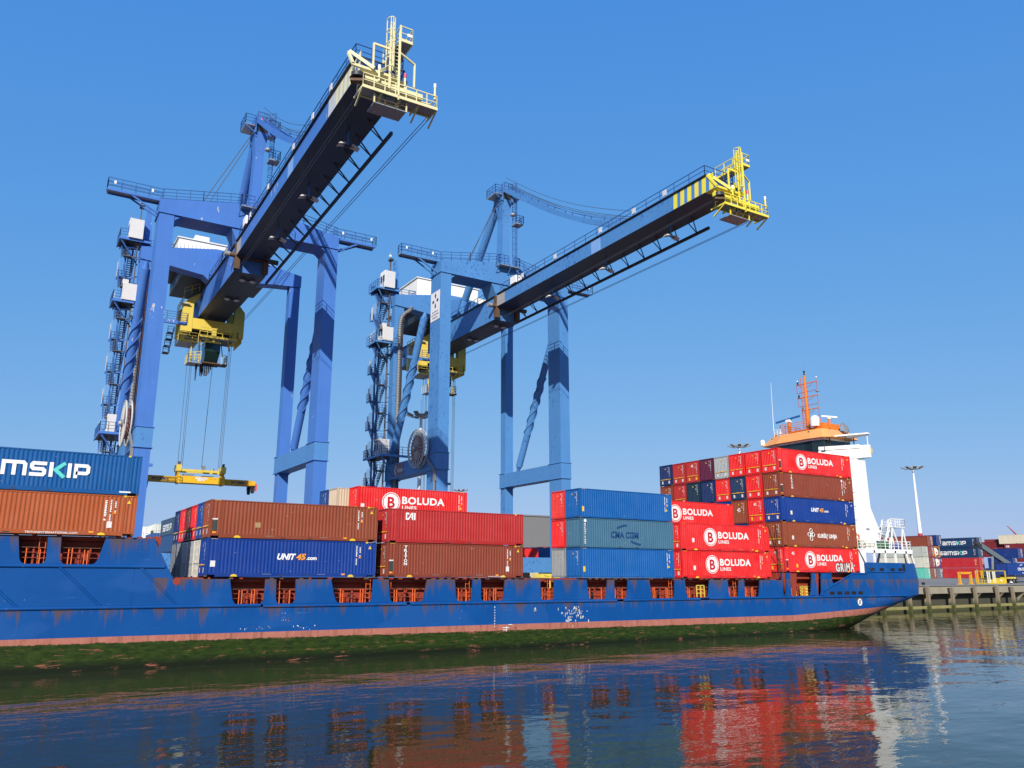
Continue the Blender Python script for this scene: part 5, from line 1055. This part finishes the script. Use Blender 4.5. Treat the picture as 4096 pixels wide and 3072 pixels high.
def cma(b, L, H):
    put_text(b, 'CMA CGM', -2.3, YS, 1.05, .62, OLDBLUE, .06, width=3.6)
    for s_, z, x in ((1, 2.0, -1.5), (-1, .75, .3)): stroke(b, [(x + (i / 8) * 1.3, z + s_ * .32 * math.sin(math.pi * i / 16)) for i in range(9)], .2, YS, OLDBLUE)
    b.disc((-5.5, YS, 2.62), (0, -1, 0), .16, WHITE, 16); vertical('BOLUDA', -5.62, 2.42, .14, .2, .19)(b, L, H); vertical('LINES', -5.62, 1.2, .12, .18, .17)(b, L, H)
def kursiu(b, L, H):
    inkd = plain('logo_dark_outline', (.03, .02, .03), .5); b0 = b; b = MB(); b0.emb = b
    for dx, dz in ((0, .5), (0, -.5), (.5, 0), (-.5, 0)):
        b.ring((-1.75 + dx * .75, YS, 1.5 + dz), (0, 1, 0), .22, .045, WHITE, 20, 4); b.ring((-1.75 + dx * .75, YS, 1.5 + dz), (0, 1, 0), .13, .03, inkd, 16, 4)
    for a_, c_ in ((1, 1), (1, -1)): stroke(b, [(-1.75 - .2, 1.5 - .25 * c_), (-1.75 + .2, 1.5 + .25 * c_)], .1, YS - .01, WHITE)
    put_text(b0, 'KURŠIŲ LINIJA', -.55, YS, 1.18, .46, WHITE, .05, width=3.6)
def end45(b, L, H, d='e'):
    x = -L / 2 - .012; put_text(b, '45', x, .28, 2.05, .34, WHITE, .03, width=.44, frame=((0, -1, 0), (0, 0, 1)))
def end45_mid(b, L, H):
    x = -L / 2 - .012; put_text(b, '45', x, .3, 1.45, .5, WHITE, .03, width=.55, frame=((0, -1, 0), (0, 0, 1)))
def end45b(f):
    def g(b, L, H): f(b, L, H); end45(b, L, H)
    return g
RED = (.62, .0085, .010); RED2 = (.36, .018, .018); BROWN = (.20, .042, .022); BROWN2 = (.22, .050, .022); ORBROWN = (.33, .075, .022); DKRED = (.13, .022, .02)
BLUE1 = (.002, .075, .25); BLUE2 = (.004, .035, .21); BLUE3 = (.002, .085, .30); FADED = (.045, .125, .20); NAVY = (.010, .026, .10); NAVY2 = (.012, .032, .085); PURPLE = (.085, .012, .04); GRYW = (.30, .33, .34)
HC = 2.896; HP = 2.925
ct_, st_ = math.cos(TRIM), math.sin(TRIM)
def on_ship(x, y, z): return (x * ct_ + z * st_, y, -x * st_ + z * ct_)
ROW = lambda k: 1.25 + 2.62 * k
def aboard(L, col, xl, row, z, label, group, logo=None, sm='a', em='w', y=None, flip=False, dx=0.0, dy=0.0):
    return container(L, HC, col, on_ship(xl + L / 2 + dx, (ROW(row) if y is None else y) + dy, z), (0, TRIM, math.pi if flip else 0), label, group, logo, sm, em)
G = 'containers stacked on the ship'
jr = random.Random(5)
# forward stack
aboard(L45, ORBROWN, -22.26, 0, 9.2, 'orange brown container with web address on its bottom rail, lowest on the raised foredeck', G, tritoninternational, 'b', y=.9)
aboard(L45, BLUE1, -22.26, 0, 9.2 + HP, 'blue container with large white lettering and a turquoise arrow, cut by the left edge', G, samskip_fore, None, y=.9, dx=.02)
# second bay
z0 = 6.36
aboard(L45, BLUE2, -3.32, 0, z0, 'dark blue container with white and orange lettering, under a plain brown one', G, unit45, 'c', dx=-.03)
aboard(L45, BROWN2, -3.32, 0, z0 + HP, 'plain brown container with a tan patch, stacked on a dark blue one', G, lambda b, L, H: rect(b, -3.4, -2.95, YS, .85, 1.25, plain('tan_patch', (.36, .22, .10), .6)), 'd')
for k, (c, lb) in enumerate((((.008, .05, .22), 'weathered blue container end beside the front brown one in the upper tier'), (RED, 'bright red container end next to the weathered blue one, upper tier'), (DKRED, 'dark red brown container end between two bright red ones'), (RED, 'bright red container end left of the dark red brown one'), (NAVY, 'navy container end farthest back in the upper tier, in front of the quayside stack'))):
    aboard(L45, c, -3.32, k + 1, z0 + HP, lb, G, None, None, 'w', dx=jr.uniform(-.05, .05))
TANKC = []
for k, (c, lb) in enumerate((((.78, .74, .60), 'cream container door end with rusty lock rods beside the front dark blue one'), ((.46, .47, .45), 'light grey container door end next to the cream one'), ((.76, .73, .64), 'off white container door end between two grey ones in the lower tier'), ((.18, .20, .21), 'mid grey container door end left of the off white one'), ((.035, .05, .08), 'slate container door end farthest back in the lower tier'))):
    aboard(L45, c, -3.32, k + 1, z0, lb, G, None, None, None, flip=True, dx=.02)
# third bay
aboard(L45, BROWN, 11.37, 0, z0, 'brown container with white vertical lettering, below a red one with slanted initials', G, triton, 'b')
aboard(L45, RED2, 11.37, 0, z0 + HP, 'faded red container with three slanted white initials at its top left', G, cai(1.0, -5.25, 1.95), None, dx=.03)
aboard(L40, RED, 12.5, 4, z0 + 2 * HP, 'bright red container with white round emblem rising behind the faded red one', G, boluda(.0, None, 1.0), 'c')
aboard(L40, (.46, .38, .27), 11.3, 5, z0 + 2 * HP, 'rusty beige container end left of the tall bright red container', G, None, None, None)
aboard(L40, (.012, .05, .19), 11.2, 6, z0 + 2 * HP, 'dark blue container end left of the rusty beige one', G, None, None, 'n')
# fourth bay, forty foot
aboard(L40, BLUE3, 31.76, 0, z0, 'clean bright blue container at the bottom of the three high blue stack', G, None, 'e', 'n')
aboard(L40, FADED, 31.76, 0, z0 + HP, 'faded slate blue container with a painted out logo, middle of the blue stack', G, cma, None, None, dx=.03)
aboard(L40, BLUE3, 31.76, 0, z0 + 2 * HP, 'clean bright blue container on top of the three high blue stack', G, None, 'e', 'n', dx=-.03)
aboard(L40, (.23, .25, .26), 31.76, 1, z0, 'dirty grey container end at the bottom beside the blue stack', G, None, None, 'n')
aboard(L40, RED, 31.76, 1, z0 + HP, 'red container end in the middle beside the faded slate blue one', G, None, None, 'n')
aboard(L40, (.58, .03, .025), 31.76, 1, z0 + 2 * HP, 'orange red container end on top beside the upper bright blue one', G, None, None, 'n')
# fifth bay
aboard(L45, RED, 45.04, 0, z0, 'bright red container with round emblem, lowest of three between blue stack and aft stack', G, boluda(), 'a')
aboard(L45, RED, 45.04, 0, z0 + HP, 'bright red container with round emblem, second of three between blue stack and aft stack', G, boluda(-.05), 'a', dx=-.03)
aboard(L45, RED, 45.04, 2, z0 + 2 * HP, 'red container with round emblem, set back on the third tier right of blue stack', G, boluda(-.2), None)
# aft stack: five tiers, eight rows
za = 7.08; xa = 61.1
front = [(RED, end45b(boluda(.1, grima)), 'd', 'y', 'red container with round emblem and white graffiti, bottom of the aft stack'), (BROWN2, kursiu, 'a', 'w', 'brown container with four loop emblem and white lettering in the aft stack'), (BLUE2, unit45, 'a', 'w', 'blue container with white and orange lettering in the middle of the aft stack'), (BROWN, triton_aft, 'd', 'w', 'brown container with white vertical lettering, under the topmost red one of the aft stack'), (RED, boluda(-.15), 'd', 'w', 'red container with round emblem, topmost at the front of the aft stack')]
for t, (c, lg, sm, em, lb) in enumerate(front): aboard(L45, c, xa, 0, za + t * HP, lb, G, lg, sm, em, dx=jr.uniform(-.05, .05))
rest = {4: [(RED, 'w', None, 'red container end second from the right in the top tier of the aft stack'), (RED, 'w', None, 'red container end right of the grey white one in the top tier'), (GRYW, 'w', None, 'streaked grey white container end in the top tier of the aft stack'), (PURPLE, 'n', None, 'dark purple container end in the top tier of the aft stack'), (RED2, 'y', end45, 'red container end with white number 45 left of the purple one'), (RED2, 'w', None, 'red container end beside the navy one at the far end of the top tier'), (NAVY, 'w', None, 'navy container end at the far left of the top tier')],
 3: [(RED, 'w', None, 'red container end directly left of the brown lettered one, fourth tier'), (NAVY2, 'w', None, 'dirty dark blue container end between two red ones, fourth tier'), (RED, 'w', None, 'red container end below the grey white one, fourth tier'), (NAVY, 'n', None, 'navy container end below the purple one, fourth tier'), ((.010, .03, .055), 'n', None, 'scratched blue black container end left of the navy one, fourth tier'), (RED2, 'w', None, 'red container end left of the scratched blue black one, fourth tier'), (BROWN, 'n', None, 'brown container end at the far left under the navy one')],
 2: [(RED, 'y', end45, 'red container end with small number 45 beside the blue lettered one'), (BROWN2, 'n', end45_mid, 'brown container end with large number 45'), (BLUE2, 'n', None, 'blue container end just showing above the set back red one'), (RED2, 'n', None, 'red container sliver just showing above the set back red one')],
 1: [(RED, 'w', None, 'red container end beside the brown one with the loop emblem'), (BLUE2, 'n', None, 'blue container end below the brown one numbered 45')]}
for t, lst in rest.items():
    for k, (c, em, lg, lb) in enumerate(lst): aboard(L45, c, xa, k + 1, za + t * HP, lb, G, lg, None, em, dx=jr.uniform(-.07, .07))
# ================================================================ YARD
HS = 2.591; GY = 'containers stacked on the quay'
def yard(L, col, x, y_near, z, label, logo=None, sm=None, along='y', H=HS, group=GY):
    if along == 'y': return container(L, H, col, (x + 1.22, y_near + L / 2, z), (0, 0, -math.pi / 2), label, group, logo, sm, None)
    return container(L, H, col, (x + L / 2, y_near + 1.22, z), (0, 0, 0), label, group, logo, sm, None)
def doortext(L, H):
    b = MB(); h = L / 2 + .04
    for y, z1, z0, sd in ((.35, 2.4, 1.2, 11), (.75, 2.3, .9, 13), (.55, 1.0, .4, 15)): dashes(b, y, h, z0, z1, .16, WHITE, 'x', sd)
    return b.build('marking', mesh_only=True)
DT = {}
def with_doors(o, L, H=HS):
    if (L, H) not in DT: DT[(L, H)] = doortext(L, H)
    place('marking', DT[(L, H)], o); return o
NAVYS = (.008, .035, .10)
for t, (c, lg, lb) in enumerate((((.42, .014, .022), cai(1.0, -4.9, 1.7), 'red container with white initials, bottom of the quay stack behind yellow frames'), ((.42, .014, .022), cai(1.0, -4.9, 1.7), 'red container with white initials on the quay, second from the ground'), (NAVYS, samskip(3.3, 1.0, .75), 'navy container with white lettering on the quay, directly on the red ones'), (NAVYS, samskip(3.3, 1.0, .75), 'navy container with white lettering, topmost of the quay stack'))):
    with_doors(yard(L40, c, 200, 54.6, 5.5 + t * (HS + .02), lb, lg, 'a'), L40)
bx = 176.2; zb0 = 5.42
cols = [[((.10, .42, .33), 'turquoise container on the ground behind the ship stern'), ((.50, .49, .40), 'beige container on the turquoise one behind the ship stern'), ((.36, .38, .33), 'grey green container on the beige one, seen through the stern windows')],
        [(BROWN2, 'brown red container on the ground beside the turquoise one'), ((.20, .02, .025), 'dark red container end with white text, second from the ground'), ((.20, .02, .025), 'dark red container end with white text, third from the ground'), (BROWN, 'brown container on top of the dark red door ends')],
        [((.10, .12, .16), 'grey blue container end on the ground beside the quay stack')]]
for k, lst in enumerate(cols):
    for t, (c, lb) in enumerate(lst): with_doors(yard(L40, c, bx + 2.55 * k, 55, zb0 + t * (HS + .02), lb), L40)
with_doors(yard(L40, (.006, .03, .14), 187.5, 58, zb0 + 3 * (HS + .02) + .5, 'dark blue container behind the brown one on the quay'), L40); with_doors(yard(L40, (.006, .03, .14), 190, 73, zb0 + 3 * (HS + .02) + 1.0, 'long dark blue container rising behind the ship stern railing'), L40)
# tank containers in the third column
for t, (fc, lb) in enumerate((((.006, .06, .22), 'white tank in a blue frame on the quay'), ((.62, .25, .02), 'white tank in an orange frame on the quay'))):
    o = root('tank_container', lb, 'tank container', (bx + 5.1 + 1.22, 55 + 3.03, zb0 + (t + 1) * (HS + .02)), (0, 0, 0), 'tank containers on the quay')
    fm = plain('tank_frame_%s' % ('blue' if t == 0 else 'orange'), fc, .5); b = MB()
    for x in (-1.14, 1.14):
        for y in (-2.95, 2.95): b.box(x - .08, x + .08, y - .08, y + .08, 0, HS, fm)
        for z in (.08, HS - .08): b.box(x - .08, x + .08, -2.87, 2.87, z - .08, z + .08, fm)
        b.bar((x, -2.9, .1), (x, -1.2, HS - .1), .1, .1, fm)
    for y in (-2.95, 2.95):
        for z in (.08, HS - .08): b.box(-1.06, 1.06, y - .08, y + .08, z - .08, z + .08, fm)
    b.build('frame', o); b = MB(); b.tube((0, -2.55, 1.3), (0, 2.55, 1.3), 1.08, OFFW, 24); b.tube((0, -2.85, 1.3), (0, -2.55, 1.3), .8, OFFW, 24, 1.08); b.tube((0, -2.92, 1.1), (0, -2.84, 1.1), .22, plain('hazard_red', (.5, .05, .04), .5), 12); b.build('tank', o)
# stacks further right
MAR = (.16, .018, .022)
for lb, x, y, z, c, lg in (('maroon container with white initials, right edge of the photo', 230, 51.2, 12.45, MAR, cai(1.0, -5.6, 1.5)), ('maroon container below the one with initials at the right edge', 230, 51.2, 9.85, MAR, None), ('maroon container behind the navy quay stack, upper row', 232.5, 62.5, 13.2, MAR, None), ('maroon container behind the navy quay stack, top row', 233.5, 58.6, 14.0, (.20, .03, .028), None), ('cream container lying on top of the maroon ones', 231.5, 53.3, 15.1 - .05, (.58, .52, .38), None), ('maroon container at the left of the far maroon stack', 226, 64.5, 11.3, MAR, None)):
    with_doors(yard(L40, c, x, y, z, lb, lg), L40)
for lb, x, y, z in (('dark blue container beside the reach stacker boom', 205, 47.2, 10.4), ('dark blue container end below the reach stacker boom', 200, 46.2, 8.0), ('dark blue container end near the ground behind the yellow cage', 198, 46.0, 5.4)): with_doors(yard(L20, (.006, .03, .16), x, y, z, lb), L20)
# container on a road chassis
CX, CY = 168.5, 31.2
def cma_white(b, L, H):
    put_text(b, 'CMA CGM', -1.9, YS, 1.0, .62, WHITE, .05, width=3.4)
    for s_, z, x in ((1, 2.0, -.9), (-1, .62, -.2)): stroke(b, [(x + (i / 8) * 1.1, z + s_ * .22 * math.sin(math.pi * i / 16 + .2)) for i in range(9)], .13, YS, WHITE)
co_ = yard(L40, (.008, .035, .18), CX, CY, 6.3, 'dark blue container with white lettering on a road trailer at the right edge', cma_white, None, 'x', group=None)
tr_ = root('road_trailer', 'black container trailer with yellow bogie under the dark blue container', 'trailer', (CX + 6, CY + 1.2, 4.65)); of = (CX + 6, CY + 1.2, 4.65)
b = MB(); b.box(CX, CX + 12.3, CY + .3, CY + .7, 5.9, 6.28, DARK); b.box(CX, CX + 12.3, CY + 1.7, CY + 2.1, 5.9, 6.28, DARK); b.box(CX + .2, CX + 3.2, CY + .1, CY + 2.3, 5.55, 5.9, CR_YEL); b.build('chassis', tr_, of)
for x in (.9, 2.2, 3.5):
    for y in (.25, 2.1): b = MB(); b.tube((CX + x, CY + y - .18, 5.15), (CX + x, CY + y + .18, 5.15), .5, BLACK, 18); b.tube((CX + x, CY + y - .2, 5.15), (CX + x, CY + y - .17, 5.15), .24, GREY, 12); b.build('wheel', tr_, of)
tk = root('terminal_tractor', 'dark terminal tractor in front of the trailer at the right edge', 'tractor', (CX + 13.5, CY + 1.2, 4.65)); of = (CX + 13.5, CY + 1.2, 4.65)
b = MB(); b.box(CX + 11.6, CX + 16, CY + .3, CY + 2.1, 5.2, 5.7, DARK); b.build('chassis', tk, of); b = MB(); b.prism([(CX + 13.8, 5.7), (CX + 15.8, 5.7), (CX + 15.7, 6.9), (CX + 15.2, 7.7), (CX + 13.8, 7.7)], CY + .2, CY + 2.2, plain('cab_yellow', (.6, .4, .03), .4)); b.build('cab', tk, of)
for x in (12.3, 15.2):
    for y in (.3, 2.1): b = MB(); b.tube((CX + x, CY + y - .18, 5.15), (CX + x, CY + y + .18, 5.15), .5, BLACK, 16); b.build('wheel', tk, of)
# reach stacker with its grey boom raised behind the trailer
RX, RY = 186.0, 44.0; rs = root('reach_stacker', 'reach stacker with a raised dark grey boom behind the blue container', 'reach stacker', (RX + 3, RY, 5.3)); of = (RX + 3, RY, 5.3)
b = MB(); b.box(RX - 1, RX + 6.5, RY - 1.6, RY + 1.6, 6.0, 7.6, plain('stacker_body', (.05, .06, .07), .45)); b.build('body', rs, of)
b = MB(); b.box(RX + 2.4, RX + 4.2, RY - .9, RY + .9, 7.6, 9.2, GLASSY); b.box(RX + 2.3, RX + 4.3, RY - 1, RY + 1, 9.2, 9.35, DARK); b.build('cab', rs, of)
b = MB(); sg_ = plain('stacker_boom_grey', (.11, .14, .15), .4); b.bar((RX + 6.5, RY - 1, 8.6), (RX - 2.5, RY + .6, 13.2), .9, 1.1, sg_); b.bar((RX - 2.2, RY + .6, 13.0), (RX - 4.2, RY + .9, 14.0), .7, .8, DARK); b.bar((RX + .5, RY, 7.6), (RX + 1.2, RY, 11.2), .35, .35, STEEL); b.build('boom', rs, of)
b = MB(); b.box(RX - 5.0, RX - 4.0, RY - .6, RY + 1.6, 12.6, 13.2, plain('spreader_black', (.03, .03, .035), .5)); b.build('spreader', rs, of)
for x in (0, 5.4):
    for y in (-1.5, 1.5): b = MB(); b.tube((RX + x, RY + y - .35, 5.95), (RX + x, RY + y + .35, 5.95), .75, BLACK, 18); b.build('wheel', rs, of)
# yellow work cages and frames on the quay edge
GX, GYc = 150.2, 25.6
o = root('work_cage', 'yellow steel personnel cage with railings standing on the quay edge', 'work cage', (GX + 3.2, GYc + 1.2, 4.5)); of = (GX + 3.2, GYc + 1.2, 4.5)
CY_ = plain('cage_yellow', (.66, .46, .02), .5); b = MB(); b.box(GX, GX + 6.5, GYc, GYc + 2.4, 4.62, 4.8, CY_)
for x in (0, .7, 2.0, 2.6, 6.5): b.box(GX + x - .09, GX + x + .09, GYc - .08, GYc + .1, 4.8, 7.15, OFFW if x < 3 else CY_); b.box(GX + x - .07, GX + x + .07, GYc + 2.25, GYc + 2.4, 4.8, 7.15, CY_)
for z in (7.1,): b.box(GX, GX + 6.5, GYc - .08, GYc + .1, z, z + .1, CY_); b.box(GX, GX + 6.5, GYc + 2.3, GYc + 2.4, z, z + .1, CY_)
for x in (0, 6.5): b.box(GX + x - .05, GX + x + .05, GYc, GYc + 2.4, 7.1, 7.2, CY_)
for z in (5.2, 5.7): b.box(GX, GX + 6.5, GYc + 2.32, GYc + 2.38, z, z + .07, CY_)
b.build('frame', o, of); b = MB(); b.box(GX + .1, GX + 2.5, GYc - .02, GYc + .02, 4.8, 5.5, CY_); b.box(GX + 2.7, GX + 6.4, GYc - .02, GYc + .02, 4.8, 5.75, CY_); rect(b, GX + 4.4, GX + 5.1, GYc - .03, 5.2, 5.45, WHITE); b.build('side_panel', o, of)
b = MB(); b.box(GX + 3.8, GX + 5.6, GYc + .6, GYc + 1.8, 4.8, 6.5, DARK); b.build('equipment_box', o, of)
o = root('lifting_frame', 'orange yellow portal lifting frame standing on the quay edge', 'lifting frame', (GX - 6.5, GYc + 1, 4.5)); b = MB(); fy = plain('frame_orange', (.70, .33, .02), .5)
for x in (-9.1, -5.3): b.box(GX + x - .18, GX + x + .18, GYc + .2, GYc + .6, 4.5, 6.7, fy); b.box(GX + x - .3, GX + x + .3, GYc, GYc + .9, 4.5, 4.75, fy)
b.box(GX - 9.3, GX - 5.1, GYc + .2, GYc + .6, 6.55, 6.95, fy); b.box(GX - 3.2, GX - 2.9, GYc + .2, GYc + .5, 4.5, 6.6, fy); b.box(GX - 8.7, GX - 2, GYc + .1, GYc + .8, 4.48, 4.62, plain('pallet_green', (.06, .16, .12), .6)); b.build('frame', o, (GX - 6.5, GYc + 1, 4.5))
o = root('rope_heap', 'white mooring rope looped over the quay edge', 'rope', (171.2, 24, 4.6)); b = MB()
for k in range(3): b.path([(170.2 + k * .5 + .9 * math.cos(R(a)), 24.2 - .3 * k, 4.6 + .8 * math.sin(R(a)) * (1 - .2 * k)) for a in range(0, 181, 20)], .07, OFFW, 5)
b.build('rope', o, (171.2, 24, 4.6))
# light masts
def mast(x, y, z_top, z_base, label, heads=8):
    o = root('light_mast', label, 'light mast', (x, y, z_base), (0, 0, 0), 'high mast lights over the terminal'); of = (x, y, z_base); b = MB(); b.tube((x, y, z_base + (11.5 if x > 180 else 3)), (x, y, z_top), .52, plain('mast_white', (.70, .70, .70), .4, var=.04), 14, .22); b.build('pole', o, of)
    b = MB(); b.tube((x, y, z_base), (x, y, z_base + (11.5 if x > 180 else 3)), .58, plain('mast_red_band', (.50, .03, .03), .5), 14, .56); b.build('base_band', o, of)
    b = MB(); b.tube((x, y, z_top), (x, y, z_top + .5), .9, STEEL, 12); b.tube((x, y, z_top + .5), (x, y, z_top + 3.2), .03, STEEL, 4)
    for k in range(heads): a = 2 * math.pi * k / heads; b.bar((x, y, z_top + .1), (x + 1.9 * math.cos(a), y + 1.9 * math.sin(a), z_top + .3), .09, .09, STEEL)
    b.build('head_frame', o, of)
    for k in range(heads):
        a = 2 * math.pi * k / heads; c, s_ = math.cos(a), math.sin(a); b = MB(); b.bar((x + 1.7 * c, y + 1.7 * s_, z_top + .05), (x + 2.9 * c, y + 2.9 * s_, z_top + .5), .8, .22, GREY); b.build('floodlight', o, of)
mast(189, 63, 34.0, 5.5, 'tall white light mast with a red foot, right of the ship funnel')
mast(46.4, 68.9, 34.9, 5.5, 'white light mast behind the right crane, beside its cable reel')
mast(139.0, 77.5, 37.8, 5.5, 'light mast peeking over the top red containers of the aft stack')
mast(134.4, 218.8, 38.4, 5.5, 'small far light mast between the two cranes')
# grey warehouse
o = root('warehouse', 'large plain grey warehouse behind the containers', 'warehouse', (140, 175, 5.5)); of = (140, 175, 5.5); wg = plain('warehouse_cladding', (.17, .165, .16), .6, var=.03, scale=.4)
b = MB(); b.box(118, 230, 150, 200, 5.5, 24.2, wg); b.build('wall', o, of); b = MB(); b.box(117.7, 230.3, 149.7, 200.3, 24.2, 24.6, GREY); b.build('roof', o, of)
# stacks seen through gaps
GH = 'containers seen through the gaps between stacks'
for lb, L, c, x, y, z, al in (('red container on the quay seen through the gap behind the lettered brown one', L20, RED, 61.6, 62, 8.55, 'x'), ('red container on the quay under the red one seen through the gap', L20, RED, 61.6, 62, 5.9, 'x'), ('blue container behind the red one seen through the gap', L40, (.01, .07, .22), 78.5, 86, 9.6, 'x'), ('pale grey container in the gap right of the red one', L20, (.42, .41, .37), 70.8, 73, 7.2, 'y'), ('orange red container at the right side of the gap', L20, (.45, .09, .05), 91.3, 95, 10.2, 'y'), ('cream container low in the gap beside the crane beam', L20, (.52, .46, .28), 53.5, 42, 4.75, 'x'), ('dark container low in the gap under the crane beam', L20, (.012, .012, .014), 46.2, 41, 4.75, 'x')):
    yard(L, c, x, y, z, lb, None, None, al, group=GH)
o = root('barrier_block', 'yellow block standing on the quay in the gap beside the grey container', 'block', (45.6, 27, 4.5)); b = MB(); b.prism([(44.2, 4.5), (47.4, 4.5), (47.4, 6.6), (44.4, 6.6)], 26.0, 27.6, plain('block_yellow', (.72, .60, .10), .5)); b.build('body', o, (45.6, 27, 4.5)); b = MB(); b.tube((44.9, 26.6, 6.6), (44.9, 26.6, 6.75), .12, DARK, 8); b.build('lifting_eye', o, (45.6, 27, 4.5))
for lb, L, c, x, y, z, lg in (('slate blue container with white lettering behind the left stack', L40, (.035, .065, .115), 5, 67.1, 12.45, samskip(4.2, 1.05, .7)), ('blue container below the slate blue one behind the left stack', L40, (.02, .06, .16), 5, 67.1, 9.85, None), ('blue container at the left of the slate blue stack', L40, (.02, .08, .24), 8.5, 110, 11.9, None), ('white container end beside the left crane leg', L40, (.74, .72, .66), 9.4, 140, 14.6, None), ('pale grey green container right of the white one', L40, (.55, .57, .50), 12.6, 140, 15.3, None), ('blue container under the pale ones beside the left crane leg', L40, (.02, .07, .22), 13, 139, 12.7, None)):
    with_doors(yard(L, c, x, y, z, lb, lg, None, group=GH), L)
# distant dockside crane jibs, a few pixels each
for lb, p, q_, c in (('thin red lattice jib far beyond the light mast', (300, 98, 24), (312, 96, 15.5), plain('jib_red', (.5, .12, .12), .5)), ('thin yellow lattice jib just left of the blue stack', (166, 196, 26.5), (169.5, 196, 22), plain('jib_yellow', (.6, .42, .1), .5))):
    o = root('distant_jib', lb, 'crane jib', (q_[0], q_[1], q_[2])); b = MB(); P_, Q_ = Vector(p), Vector(q_)
    for d in ((0, 0, 0), (0, .8, 0), (.6, .4, .6)): b.bar(P_, Q_ + Vector(d), .18, .18, c)
    b.build('boom', o, q_)
